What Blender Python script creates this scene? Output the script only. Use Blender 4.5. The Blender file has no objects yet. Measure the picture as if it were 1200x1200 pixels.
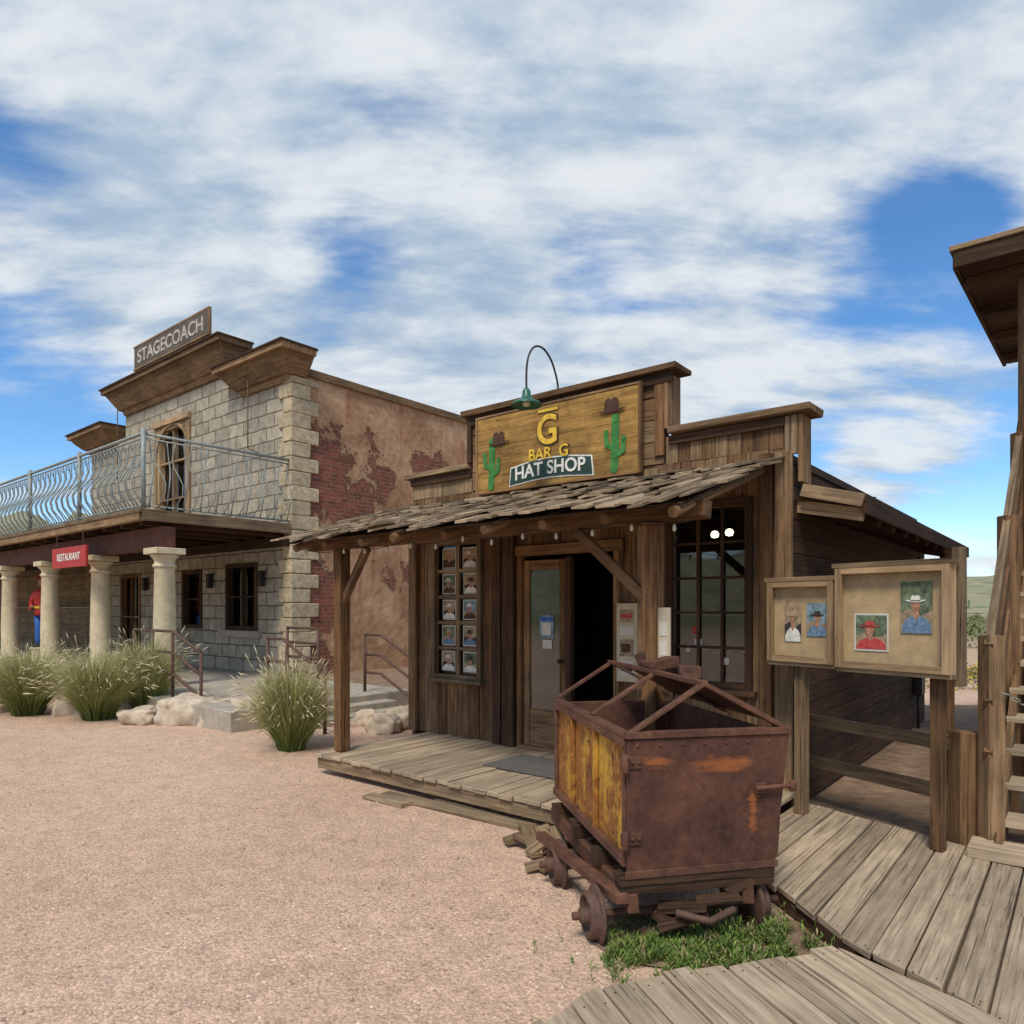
import bpy, math, random
from mathutils import Vector, noise, Matrix
random.seed(7)
R=random.uniform
sc=bpy.context.scene
Z=Vector((0,0,1))
# ------------------------------------------------------------------ node helpers
class G:
    def __init__(s,name,world=False):
        if world: s.o=bpy.data.worlds.new(name)
        else: s.o=bpy.data.materials.new(name)
        s.o.use_nodes=True; s.t=s.o.node_tree; s.t.nodes.clear()
    def n(s,ty,ins=None,**p):
        x=s.t.nodes.new(ty)
        for k,v in p.items(): setattr(x,k,v)
        for k,v in (ins or {}).items():
            i=x.inputs[k]
            if isinstance(v,bpy.types.NodeSocket): s.t.links.new(v,i)
            else: i.default_value=v
        return x
    def math(s,op,a,b=0.0,c=0.0,clamp=False):
        x=s.n('ShaderNodeMath',{0:a,1:b,2:c},operation=op); x.use_clamp=clamp; return x.outputs[0]
    def mr(s,v,a,b,c,d,smooth=False):
        x=s.n('ShaderNodeMapRange',{'Value':v,'From Min':a,'From Max':b,'To Min':c,'To Max':d})
        if smooth: x.interpolation_type='SMOOTHSTEP'
        return x.outputs[0]
    def noise(s,vec,sc_,det=5,rough=.6,dist=0):
        return s.n('ShaderNodeTexNoise',{'Vector':vec,'Scale':sc_,'Detail':det,'Roughness':rough,'Distortion':dist}).outputs['Fac']
    def mapv(s,vec,scale,loc=(0,0,0),rot=(0,0,0)):
        return s.n('ShaderNodeMapping',{'Vector':vec,'Scale':scale,'Location':loc,'Rotation':rot}).outputs[0]
    def mix(s,f,a,b,bt='MIX'):
        x=s.n('ShaderNodeMix',data_type='RGBA',blend_type=bt)
        for i,v in ((0,f),(6,a),(7,b)):
            if isinstance(v,bpy.types.NodeSocket): s.t.links.new(v,x.inputs[i])
            else: x.inputs[i].default_value=(tuple(v)+(1,))[:4] if i else v
        return x.outputs[2]
    def ramp(s,f,stops):
        x=s.n('ShaderNodeValToRGB',{'Fac':f}); e=x.color_ramp.elements
        while len(e)<len(stops): e.new(.5)
        for i,(p,c) in enumerate(stops):
            e[i].position=p; e[i].color=(tuple(c)+(1,))[:4]
        return x.outputs[0]
    def uv(s): return s.n('ShaderNodeTexCoord').outputs['UV']
    def obj(s): return s.n('ShaderNodeTexCoord').outputs['Object']
    def rnd(s): return s.n('ShaderNodeAttribute',attribute_name='rnd').outputs['Fac']
    def bump(s,h,st=.5,d=.02): return s.n('ShaderNodeBump',{'Height':h,'Strength':st,'Distance':d}).outputs[0]
    def out(s,col,rough=.85,bump=None,metal=0,spec=.3,**k):
        ins={'Base Color':col if isinstance(col,bpy.types.NodeSocket) else (tuple(col)+(1,))[:4],'Roughness':rough,'Metallic':metal,'Specular IOR Level':spec}
        if bump is not None: ins['Normal']=bump
        ins.update(k)
        b=s.n('ShaderNodeBsdfPrincipled',ins)
        s.n('ShaderNodeOutputMaterial',{'Surface':b.outputs[0]}); return s.o
def wood(name,c1,c2,bl=.6,crack=.8,rough=.85,bs=.6,vr=(.65,1.25),cs=42,grey=None):
    g=G(name); uv=g.uv()
    a=g.noise(g.mapv(uv,(1.3,16,1)),1.6,6,.68,.3)
    c=g.noise(g.mapv(uv,(.7,cs,1),(3,7,0)),1.2,4,.7)
    col=g.mix(g.mr(a,.3,.7,0,1),c1,c2)
    if grey:
        gm_=g.math('ADD',g.math('MULTIPLY',g.noise(g.obj(),1.1,4,.7),.6),g.math('MULTIPLY',g.rnd(),.4))
        col=g.mix(g.mr(gm_,.48,.74,0,.65),col,g.mix(g.mr(a,.3,.7,0,1),tuple(q*.45 for q in grey),grey))
    ck=g.mr(c,.34,.43,1-crack,1)
    b=g.mr(g.noise(g.obj(),1.7,4,.65),.3,.7,1-bl*.6,1+bl*.35)
    v=g.mr(g.rnd(),0,1,vr[0],vr[1])
    f=g.math('MULTIPLY',g.math('MULTIPLY',ck,b),v)
    f=g.n('ShaderNodeCombineXYZ',{0:f,1:f,2:f}).outputs[0]
    col=g.mix(1.0,col,f,'MULTIPLY')
    h=g.math('ADD',g.math('MULTIPLY',a,.5),ck)
    return g.out(col,rough,g.bump(h,bs,.008))
def plain(name,c,rough=.7,var=.25,sc_=6,metal=0,bs=.2,spec=.3):
    g=G(name); o=g.obj(); a=g.noise(o,sc_,5,.65)
    f=g.mr(a,.3,.7,1-var,1+var); f=g.n('ShaderNodeCombineXYZ',{0:f,1:f,2:f}).outputs[0]
    return g.out(g.mix(1.0,c,f,'MULTIPLY'),rough,g.bump(g.noise(o,sc_*8,3,.6),bs,.01),metal,spec)
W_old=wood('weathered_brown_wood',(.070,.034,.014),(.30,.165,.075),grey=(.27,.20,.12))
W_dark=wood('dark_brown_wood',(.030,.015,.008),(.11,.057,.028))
W_warm=wood('warm_post_wood',(.10,.045,.017),(.36,.19,.08),grey=(.28,.19,.11))
W_grey=wood('grey_deck_wood',(.26,.19,.12),(.58,.45,.31),.4,.75,vr=(.70,1.12))
W_shake=wood('bleached_shake_wood',(.17,.11,.06),(.50,.37,.235),.6,.8,vr=(.4,1.2))
W_trim=wood('grey_trim_wood',(.12,.078,.042),(.36,.25,.145),.6,.75)
W_corn=wood('cornice_wood',(.14,.08,.035),(.38,.24,.13),.6,.6)
W_lite=wood('pale_frame_wood',(.24,.15,.075),(.50,.34,.19),.4,.5)
W_greyg=wood('grey_sign_wood',(.10,.085,.07),(.20,.165,.135),.5,.5)
g=G('ochre_sign_wood'); uv=g.uv(); o=g.obj()
a=g.noise(g.mapv(uv,(1.3,16,1)),1.6,6,.68,.3); bb=g.noise(o,3.0,7,.72); kn=g.n('ShaderNodeTexVoronoi',{'Vector':g.mapv(uv,(1.6,5,1)),'Scale':1.6}).outputs['Distance']
col=g.mix(g.mr(a,.3,.7,0,1),(.21,.105,.028),(.55,.32,.085))
f=g.math('MULTIPLY',g.mr(bb,.32,.66,.42,1.12),g.mr(kn,.03,.10,.35,1)); f=g.n('ShaderNodeCombineXYZ',{0:f,1:f,2:f}).outputs[0]
W_sign=g.out(g.mix(1.0,col,f,'MULTIPLY'),.75,g.bump(a,.5,.006))
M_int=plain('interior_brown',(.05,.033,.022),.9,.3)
M_conc=plain('concrete',(.38,.33,.26),.9,.25,5)
M_col=plain('cream_column_stone',(.60,.50,.33),.85,.16,7,bs=.35)
M_curt=plain('tan_curtain',(.42,.34,.22),.9,.3,5)
M_rock=plain('boulder_stone',(.52,.42,.31),.9,.35,4,bs=.8)
M_green=plain('lamp_green_enamel',(.02,.11,.065),.35,.2,spec=.5)
M_pipe=plain('dark_steel',(.05,.045,.04),.5,.3,metal=.6)
M_railm=plain('verdigris_iron',(.27,.30,.28),.55,.35,20,metal=.2)
M_rustr=plain('rusty_rail',(.12,.068,.048),.7,.35,20,metal=.2)
M_cactus=plain('painted_green',(.05,.20,.045),.6,.4,14)
M_hatb=plain('painted_brown',(.075,.035,.018),.6,.4,14)
M_gold=plain('painted_gold',(.72,.47,.05),.55,.3,14)
M_white=plain('painted_white',(.72,.70,.62),.6,.2,20)
M_plate=plain('painted_dark_green',(.025,.055,.045),.5,.3,20)
M_red=plain('painted_red',(.42,.035,.03),.5,.3,12)
M_blue=plain('painted_blue',(.03,.12,.42),.5,.3,12)
M_cork=plain('board_backing',(.46,.33,.18),.9,.2,9)
M_paper=plain('paper',(.62,.57,.48),.8,.1)
M_skin=plain('photo_skin',(.42,.22,.14),.8,.35,45)
M_sky=plain('photo_background_blue',(.20,.28,.33),.8,.6,18)
M_pg=plain('photo_background_green',(.13,.17,.10),.8,.7,22)
M_pt=plain('photo_background_tan',(.34,.25,.16),.8,.5,22)
M_shirt=plain('photo_blue_shirt',(.14,.22,.32),.8,.5,40)
M_pink=plain('photo_red',(.50,.07,.06),.8,.4,30)
M_dk=plain('photo_dark',(.05,.04,.04),.8,.3)
M_bulb=plain('bulb_glass',(.62,.58,.46),.3,.1)
M_cab=plain('cream_cabinet_paint',(.56,.47,.32),.7,.15)
M_mat=plain('door_mat',(.16,.145,.13),.95,.4,60,bs=.8)
M_leaf=plain('weed_leaf',(.10,.17,.03),.7,.5,9)
M_leaf2=plain('weed_leaf_light',(.20,.25,.06),.7,.4,9)
M_dry=plain('dry_weed',(.32,.27,.13),.8,.4,9)
M_shrub=plain('shrub_leaf',(.15,.18,.07),.8,.5,1.5)
M_yel=plain('yellow_flower',(.65,.45,.03),.7,.2)
M_mesq=plain('saguaro_skin',(.10,.15,.06),.8,.3)
g=G('window_glass')
fr=g.n('ShaderNodeFresnel',{'IOR':1.5}).outputs[0]
ms=g.n('ShaderNodeMixShader',{0:g.math('MAXIMUM',g.math('MULTIPLY',fr,1.3,clamp=True),.08),1:g.n('ShaderNodeBsdfTransparent',{'Color':(.75,.78,.76,1)}).outputs[0],
  2:g.n('ShaderNodeBsdfGlossy',{'Color':(.9,.92,.95,1),'Roughness':.03}).outputs[0]})
g.n('ShaderNodeOutputMaterial',{'Surface':ms.outputs[0]}); M_glass=g.o
g=G('lit_lamp'); M_lit=g.out((.8,.8,.7),.5,**{'Emission Color':(1,.82,.55,1),'Emission Strength':7.0})
def brickmat(name,c1,c2,mort,bw,bh,ms_,bs):
    g=G(name); uv=g.uv()
    w=g.n('ShaderNodeTexNoise',{'Vector':uv,'Scale':3.0,'Detail':3}).outputs['Color']
    wv=g.n('ShaderNodeVectorMath',{0:w,1:(.5,.5,.5)},operation='SUBTRACT').outputs[0]
    wv=g.n('ShaderNodeVectorMath',{0:wv,'Scale':.05},operation='SCALE').outputs[0]
    v2=g.n('ShaderNodeVectorMath',{0:uv,1:wv},operation='ADD').outputs[0]
    b=g.n('ShaderNodeTexBrick',{'Vector':v2,'Color1':c1+(1,),'Color2':c2+(1,),'Mortar':mort+(1,),'Scale':1.0,'Mortar Size':ms_,'Mortar Smooth':.3,'Bias':0.0,'Brick Width':bw,'Row Height':bh})
    n1=g.noise(uv,5,7,.7); f=g.mr(n1,.25,.75,.55,1.35); f=g.n('ShaderNodeCombineXYZ',{0:f,1:f,2:f}).outputs[0]
    col=g.mix(1.0,b.outputs['Color'],f,'MULTIPLY')
    h=g.math('SUBTRACT',g.math('MULTIPLY',g.noise(uv,14,5,.7),.6),b.outputs['Fac'])
    return g,col,h,uv
g,col,h,uv=brickmat('grey_stone_block',(.47,.41,.31),(.33,.29,.22),(.14,.105,.075),.62,.29,.014,.8)
M_stone=g.out(col,.9,g.bump(h,.8,.03))
g,bc,bh,uv=brickmat('stucco_brick',(.31,.095,.06),(.18,.065,.045),(.29,.18,.12),.24,.085,.010,.8)
n1=g.noise(uv,.9,6,.7); n2=g.noise(uv,7,7,.7); n3=g.noise(g.mapv(uv,(1,1,1),(5,3,0)),.8,5,.6,.5)
sx=g.n('ShaderNodeSeparateXYZ',{0:uv})
st=g.ramp(n1,[(.32,(.28,.14,.075)),(.5,(.46,.27,.15)),(.68,(.62,.41,.25))])
f=g.mr(n2,.25,.75,.58,1.25); f=g.n('ShaderNodeCombineXYZ',{0:f,1:f,2:f}).outputs[0]
st=g.mix(1.0,st,f,'MULTIPLY')
streak=g.mr(g.noise(g.mapv(uv,(4,.35,1)),1.5,5,.6),.53,.68,0,.5)
st=g.mix(streak,st,(.30,.105,.055))
edge=g.mr(sx.outputs[0],0.1,1.9,.16,-.01)
band=g.mr(g.math('ABSOLUTE',g.math('SUBTRACT',sx.outputs[1],4.5)),0,1.5,.15,0)
band2=g.mr(g.math('ABSOLUTE',g.math('SUBTRACT',sx.outputs[1],2.3)),0,1.2,.13,0)
top=g.mr(sx.outputs[1],5.6,6.4,0,-.12)
mk=g.math('ADD',g.math('ADD',g.math('ADD',g.math('ADD',g.math('MULTIPLY',n2,.26),g.math('MULTIPLY',n3,.68)),edge),g.math('MAXIMUM',band,band2)),top)
mk=g.mr(mk,.590,.612,0,1)
colr=g.mix(mk,st,bc)
hh=g.math('ADD',g.math('MULTIPLY',g.math('SUBTRACT',1.0,mk),1.6),g.math('ADD',g.math('MULTIPLY',n2,.6),g.math('MULTIPLY',g.math('MULTIPLY',bh,mk),.5)))
M_stucco=g.out(colr,.92,g.bump(hh,.9,.03))
g=G('quoin_stone'); o=g.obj(); n1=g.noise(o,9,6,.7)
c=g.ramp(n1,[(.3,(.36,.275,.16)),(.6,(.62,.51,.34))]); v=g.mr(g.rnd(),0,1,.8,1.1); v=g.n('ShaderNodeCombineXYZ',{0:v,1:v,2:v}).outputs[0]
M_quoin=g.out(g.mix(1.0,c,v,'MULTIPLY'),.9,g.bump(n1,.9,.03))
def rust(name,ca,cb,cc,paint=None,pth=.5,smear=False):
    g=G(name); o=g.obj(); uv=g.uv()
    n1=g.noise(o,3.2,7,.7,.4); n2=g.noise(o,22,5,.7); n3=g.noise(g.mapv(o,(3,3,1.0)),1.5,5,.65)
    col=g.ramp(n1,[(.28,ca),(.5,cb),(.72,cc)])
    f=g.mr(n2,.25,.75,.6,1.35); f=g.n('ShaderNodeCombineXYZ',{0:f,1:f,2:f}).outputs[0]
    col=g.mix(1.0,col,f,'MULTIPLY')
    if paint:
        m=g.mr(g.math('ADD',g.math('MULTIPLY',n3,.65),g.math('MULTIPLY',n2,.35)),pth,pth+.10,0,1)
        col=g.mix(m,col,paint)
    if smear:
        s_=g.n('ShaderNodeSeparateXYZ',{0:uv}); nz_=g.noise(g.mapv(uv,(5,16,1)),1.6,6,.7)
        def win(ct,cz,rt,rz_):
            a_=g.math('DIVIDE',g.math('SUBTRACT',s_.outputs[0],ct),rt); b_=g.math('DIVIDE',g.math('SUBTRACT',s_.outputs[1],cz),rz_)
            return g.math('SUBTRACT',1.0,g.math('SQRT',g.math('ADD',g.math('MULTIPLY',a_,a_),g.math('MULTIPLY',b_,b_))))
        ww=g.math('MAXIMUM',win(.50,.90,.22,.045),g.math('MAXIMUM',win(.13,.93,.09,.04),win(.66,.66,.03,.14)))
        ww=g.math('ADD',g.math('MULTIPLY',ww,.5),g.math('MULTIPLY',g.math('SUBTRACT',nz_,.5),1.6))
        col=g.mix(g.mr(ww,.02,.35,0,.8),col,(.36,.115,.035))
    return g.out(col,.72,g.bump(g.math('ADD',n2,n1),.5,.006),.15)
M_rust=rust('rust_steel',(.05,.026,.018),(.13,.060,.038),(.22,.10,.055))
M_rustp=rust('rust_steel_front',(.055,.026,.018),(.11,.048,.032),(.17,.07,.042),(.26,.10,.045),.61,True)
M_yelp=rust('yellow_paint_rusted',(.11,.045,.02),(.30,.12,.03),(.40,.18,.04),(.56,.33,.05),.50)
g=G('gravel_ground'); o=g.obj()
big=g.noise(o,.35,5,.6); med=g.noise(o,5,6,.7); fin=g.noise(o,70,3,.7)
col=g.ramp(big,[(.3,(.58,.385,.265)),(.7,(.72,.505,.365))])
vo=g.n('ShaderNodeTexVoronoi',{'Vector':o,'Scale':75.0}); hs=g.n('ShaderNodeSeparateColor',{0:vo.outputs['Color']}).outputs[0]
f=g.math('MULTIPLY',g.mr(hs,0,1,.72,1.18),g.math('MULTIPLY',g.mr(med,.3,.7,.82,1.1),g.mr(fin,.3,.7,.82,1.12)))
f=g.n('ShaderNodeCombineXYZ',{0:f,1:f,2:f}).outputs[0]
col=g.mix(1.0,col,f,'MULTIPLY')
ln=g.n('ShaderNodeVectorMath',{0:o},operation='LENGTH').outputs['Value']
far=g.mr(ln,18,60,0,1)
dn=g.noise(o,.25,6,.75)
col=g.mix(far,col,g.ramp(dn,[(.4,(.34,.25,.14)),(.55,(.16,.18,.07)),(.7,(.28,.24,.10))]))
vh=g.math('SUBTRACT',1.0,vo.outputs['Distance'])
h=g.math('ADD',g.math('MULTIPLY',vh,.4),g.math('ADD',g.math('MULTIPLY',med,2.4),g.math('MULTIPLY',fin,.6)))
M_ground=g.out(col,.95,g.bump(h,.8,.014),spec=.15)
g=G('pebble_stone'); v=g.rnd(); M_peb=g.out(g.ramp(v,[(0,(.32,.21,.15)),(.5,(.60,.42,.31)),(1,(.74,.59,.47))]),.9)
g=G('desert_hill'); o=g.obj(); a=g.noise(o,.03,8,.75)
vd=g.n('ShaderNodeTexVoronoi',{'Vector':o,'Scale':.16}).outputs['Distance']
base=g.ramp(a,[(.38,(.36,.29,.18)),(.52,(.25,.25,.14)),(.64,(.33,.29,.18))])
M_hill=g.out(g.mix(g.mr(g.math('ADD',vd,g.math('MULTIPLY',a,.6)),.52,.64,.85,0),base,(.10,.14,.065)),.95)
g=G('soil'); o=g.obj(); a=g.noise(o,6,8,.7)
M_soil=g.out(g.ramp(a,[(.3,(.15,.095,.06)),(.7,(.34,.23,.15))]),.95,g.bump(a,.8,.03))
g=G('fountain_grass_blade'); s=g.n('ShaderNodeSeparateXYZ',{0:g.uv()}).outputs[1]
c=g.ramp(s,[(0,(.11,.15,.03)),(.4,(.24,.29,.075)),(.72,(.42,.41,.16)),(1,(.62,.55,.31))])
v=g.mr(g.rnd(),0,1,.55,1.3); v=g.n('ShaderNodeCombineXYZ',{0:v,1:v,2:v}).outputs[0]
M_grass=g.out(g.mix(1.0,c,v,'MULTIPLY'),.75)
g=G('grass_plume'); v=g.rnd(); M_plume=g.out(g.ramp(v,[(0,(.50,.43,.25)),(1,(.70,.62,.42))]),.85)
# ------------------------------------------------------------------ mesh builder
class F:
    def __init__(s,o,ex,ed): s.o=Vector((o[0],o[1],0)); s.x=Vector((ex[0],ex[1],0)).normalized(); s.d=Vector((ed[0],ed[1],0)).normalized()
    def p(s,t,d,z): return s.o+s.x*t+s.d*d+Z*z
class MB:
    def __init__(s,name): s.name=name; s.v=[];s.f=[];s.uv=[];s.m=[];s.r=[];s.s=[];s.mats=[]
    def mi(s,m):
        if m not in s.mats: s.mats.append(m)
        return s.mats.index(m)
    def face(s,idx,uv,mat,r=.5,sm=False):
        s.f.append(idx); s.uv.append(uv); s.m.append(s.mi(mat)); s.r.append(r); s.s.append(sm)
    def poly(s,pts,mat,uv=None,r=None):
        b=len(s.v); s.v+= [Vector(p) for p in pts]
        s.face(list(range(b,b+len(pts))),uv or [(0,0)]*len(pts),mat,R(0,1) if r is None else r)
    def box8(s,P,mat,off=None,r=None):
        b=len(s.v); s.v+=P
        L=[(P[1]-P[0]).length,(P[3]-P[0]).length,(P[4]-P[0]).length]
        o=(R(0,50),R(0,50)) if off is None else off
        r=R(0,1) if r is None else r
        cs=[(0,0,0),(1,0,0),(1,1,0),(0,1,0),(0,0,1),(1,0,1),(1,1,1),(0,1,1)]
        for fi,(a,c) in (((0,3,2,1),(0,1)),((4,5,6,7),(0,1)),((0,1,5,4),(0,2)),((3,7,6,2),(0,2)),((0,4,7,3),(1,2)),((1,2,6,5),(1,2))):
            s.face([b+i for i in fi],[(o[0]+cs[i][a]*L[a],o[1]+cs[i][c]*L[c]) for i in fi],mat,r)
    def fb(s,f,t0,t1,d0,d1,z0,z1,mat,grain='t',j=0,abs_=False,r=None):
        if grain=='z': C=lambda a,b,c:f.p(t0+(t1-t0)*b,d0+(d1-d0)*c,z0+(z1-z0)*a)
        elif grain=='d': C=lambda a,b,c:f.p(t0+(t1-t0)*b,d0+(d1-d0)*a,z0+(z1-z0)*c)
        elif abs_: C=lambda a,b,c:f.p(t0+(t1-t0)*a,d0+(d1-d0)*b,z0+(z1-z0)*c)
        else: C=lambda a,b,c:f.p(t0+(t1-t0)*a,d0+(d1-d0)*c,z0+(z1-z0)*b)
        P=[C(*c) for c in ((0,0,0),(1,0,0),(1,1,0),(0,1,0),(0,0,1),(1,0,1),(1,1,1),(0,1,1))]
        if j: P=[p+Vector((R(-j,j),R(-j,j),R(-j,j))) for p in P]
        s.box8(P,mat,(t0,z0) if abs_ else None,r)
    def beam(s,a,b,w,h,mat,j=0,up=Z):
        a=Vector(a);b=Vector(b);x=(b-a).normalized(); y=up.cross(x)
        if y.length<1e-3: y=Vector((1,0,0)).cross(x)
        y.normalize(); u=x.cross(y)
        C=lambda i,k,l:(a if i==0 else b)+y*(k-.5)*w+u*(l-.5)*h
        P=[C(*c) for c in ((0,0,0),(1,0,0),(1,1,0),(0,1,0),(0,0,1),(1,0,1),(1,1,1),(0,1,1))]
        if j: P=[p+Vector((R(-j,j),R(-j,j),R(-j,j))) for p in P]
        s.box8(P,mat)
    def tube(s,pts,rad,mat,n=6,r=None):
        pts=[Vector(p) for p in pts]; b=len(s.v); rr=R(0,1) if r is None else r
        rad=rad if isinstance(rad,(list,tuple)) else [rad]*len(pts)
        prev=None
        for i,p in enumerate(pts):
            d=(pts[min(i+1,len(pts)-1)]-pts[max(i-1,0)]).normalized()
            if prev is None:
                y=d.cross(Z) if abs(d.z)<.95 else d.cross(Vector((1,0,0)))
            else: y=prev-d*prev.dot(d)
            y.normalize(); prev=y; u=d.cross(y)
            for k in range(n):
                a=2*math.pi*k/n; s.v.append(p+(y*math.cos(a)+u*math.sin(a))*rad[i])
        L=0
        for i in range(len(pts)-1):
            L2=L+(pts[i+1]-pts[i]).length
            for k in range(n):
                k2=(k+1)%n; q=b+i*n; q2=q+n
                s.face([q+k,q+k2,q2+k2,q2+k],[(L,k*.05),(L,k*.05+.05),(L2,k*.05+.05),(L2,k*.05)],mat,rr,True)
            L=L2
        s.face([b+k for k in range(n)][::-1],[(0,0)]*n,mat,rr); e=b+(len(pts)-1)*n
        s.face([e+k for k in range(n)],[(0,0)]*n,mat,rr)
    def lathe(s,o,ax,prof,mat,n=20):
        ax=Vector(ax).normalized(); o=Vector(o)
        y=ax.cross(Z) if abs(ax.z)<.9 else Vector((1,0,0)); y.normalize(); u=ax.cross(y); b=len(s.v); rr=R(0,1)
        for (rd,h) in prof:
            for k in range(n):
                a=2*math.pi*k/n; s.v.append(o+ax*h+(y*math.cos(a)+u*math.sin(a))*max(rd,.0005))
        for i in range(len(prof)-1):
            for k in range(n):
                k2=(k+1)%n;q=b+i*n
                s.face([q+k,q+k2,q+n+k2,q+n+k],[(0,0)]*4,mat,rr,True)
    def prism(s,f,pts,d0,d1,mat):
        n=len(pts); b=len(s.v)
        s.v+=[f.p(a,d0,c) for a,c in pts]+[f.p(a,d1,c) for a,c in pts]; r=R(0,1)
        s.face(list(range(b,b+n)),[(a,c) for a,c in pts],mat,r); s.face(list(range(b+n,b+2*n))[::-1],[(a,c) for a,c in pts][::-1],mat,r)
        for i in range(n):
            k=(i+1)%n; s.face([b+i,b+k,b+n+k,b+n+i],[(0,0),(.1,0),(.1,.1),(0,.1)],mat,r)
    def ell(s,f,t,z,rt,rz,d0,d1,mat,n=18): s.prism(f,[(t+rt*math.cos(2*math.pi*i/n),z+rz*math.sin(2*math.pi*i/n)) for i in range(n)],d0,d1,mat)
    def text(s,f,body,t,z,size,d,mat,sgn=1,ext=.004,bend=0,sx=1.0):
        cu=bpy.data.curves.new('txt','FONT'); cu.body=body; cu.size=size; cu.extrude=ext; cu.align_x='CENTER'; cu.align_y='CENTER'; cu.offset=size*.018
        ob=bpy.data.objects.new('txt',cu); sc.collection.objects.link(ob); bpy.context.view_layer.update()
        me=ob.evaluated_get(bpy.context.evaluated_depsgraph_get()).to_mesh(); b=len(s.v)
        for v in me.vertices: s.v.append(f.p(t+sgn*v.co.x*sx,d+v.co.z,z+v.co.y-bend*v.co.x**2))
        for p in me.polygons: s.face([b+i for i in p.vertices],[(0,0)]*len(p.vertices),mat)
        bpy.data.objects.remove(ob)
    def build(s,parent=None,bevel=0,recalc=True):
        me=bpy.data.meshes.new(s.name); me.from_pydata([tuple(v) for v in s.v],[],s.f)
        for m in s.mats: me.materials.append(m)
        me.polygons.foreach_set('material_index',s.m); me.polygons.foreach_set('use_smooth',s.s)
        ul=me.uv_layers.new(name='UVMap'); fl=[c for u in s.uv for q in u for c in q]; ul.data.foreach_set('uv',fl)
        at=me.attributes.new('rnd','FLOAT','FACE'); at.data.foreach_set('value',s.r)
        me.update()
        if recalc:
            import bmesh
            bm=bmesh.new(); bm.from_mesh(me); bmesh.ops.recalc_face_normals(bm,faces=bm.faces); bm.to_mesh(me); bm.free()
        ob=bpy.data.objects.new(s.name,me); sc.collection.objects.link(ob)
        if parent: ob.parent=parent
        if bevel:
            m=ob.modifiers.new('b','BEVEL'); m.width=bevel; m.segments=1; m.limit_method='ANGLE'
        return ob
def empty(name):
    e=bpy.data.objects.new(name,None); sc.collection.objects.link(e); return e
def smoothpts(P,n=6):
    P=[Vector(p) for p in P]; out=[]
    for i in range(len(P)-1):
        a=P[max(i-1,0)];b=P[i];c=P[i+1];d=P[min(i+2,len(P)-1)]
        for k in range(n):
            t=k/n; out.append(.5*((2*b)+(c-a)*t+(2*a-5*b+4*c-d)*t*t+(3*b-a-3*c+d)*t**3))
    out.append(P[-1]); return out
def wall_holes(mb,f,t0,t1,z0,z1,d0,d1,holes,mat):
    ts=sorted({t0,t1}|{x for h in holes for x in h[:2] if t0<x<t1}); zs=sorted({z0,z1}|{x for h in holes for x in h[2:] if z0<x<z1})
    for i in range(len(ts)-1):
        for k in range(len(zs)-1):
            a=(ts[i]+ts[i+1])/2;c=(zs[k]+zs[k+1])/2
            if any(h[0]<a<h[1] and h[2]<c<h[3] for h in holes): continue
            mb.fb(f,ts[i],ts[i+1],d0,d1,zs[k],zs[k+1],mat,abs_=True)
def board_wall(mb,f,t0,t1,z0,z1,d0,d1,holes,mat,w=.16,jt=.006):
    e={t0,t1}|{x for h in holes for x in h[:2] if t0<x<t1}; e=sorted(e); cuts=[]
    for i in range(len(e)-1):
        n=max(1,round((e[i+1]-e[i])/w)); cuts+=[e[i]+(e[i+1]-e[i])*k/n for k in range(n)]
    cuts.append(t1)
    for i in range(len(cuts)-1):
        a,b=cuts[i],cuts[i+1]; m=(a+b)/2
        seg=[(z0,z1)]
        for h in holes:
            if h[0]<m<h[1]:
                ns=[]
                for s0,s1 in seg:
                    if h[2]>s0: ns.append((s0,min(s1,h[2])))
                    if h[3]<s1: ns.append((max(s0,h[3]),s1))
                seg=[q for q in ns if q[1]-q[0]>.02]
        for s0,s1 in seg:
            o=R(0,jt*2); mb.fb(f,a+.003,b-.004,d0+o,d1+o,s0,s1,mat,'z',.002)
# ================================================================== SKY
wd=G('World',True); sc.world=wd.o
EL=math.radians(54); AZ=math.radians(200)
sk=wd.n('ShaderNodeTexSky',sky_type='NISHITA'); sk.sun_disc=False; sk.sun_elevation=EL; sk.sun_rotation=AZ; sk.altitude=900; sk.air_density=1.0; sk.dust_density=.3; sk.ozone_density=2.5
dirv=wd.n('ShaderNodeTexCoord').outputs['Generated']
nv=wd.n('ShaderNodeVectorMath',{0:dirv},operation='NORMALIZE').outputs[0]
sp=wd.n('ShaderNodeSeparateXYZ',{0:nv})
den=wd.math('ADD',wd.math('MAXIMUM',sp.outputs[2],0.0),.26)
u=wd.math('DIVIDE',sp.outputs[0],den); v=wd.math('DIVIDE',sp.outputs[1],den)
pv=wd.n('ShaderNodeCombineXYZ',{0:u,1:v,2:0.0}).outputs[0]
pr=wd.mapv(pv,(.8,1.15,1),(2.3,.6,0),(0,0,math.radians(30)))
c1=wd.noise(pr,1.9,10,.56,.15)
c2=wd.noise(wd.mapv(pv,(.6,1.6,1),(5,1,0),(0,0,math.radians(-25))),4.0,8,.60,.25)
c3=wd.noise(pv,.8,3,.5)
dens=wd.math('ADD',wd.math('MULTIPLY',c1,.58),wd.math('ADD',wd.math('MULTIPLY',c2,.32),wd.math('MULTIPLY',c3,.20)))
def blob(px,py,r,wt):
    global dens
    d=Vector(((px-600)/820,1,(712-py)/820)).normalized()
    dt=wd.n('ShaderNodeVectorMath',{0:nv,1:tuple(d)},operation='DOT_PRODUCT').outputs['Value']
    m=wd.mr(dt,math.cos(math.radians(r)),1,0,wt,True); dens=wd.math('ADD',dens,m)
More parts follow.
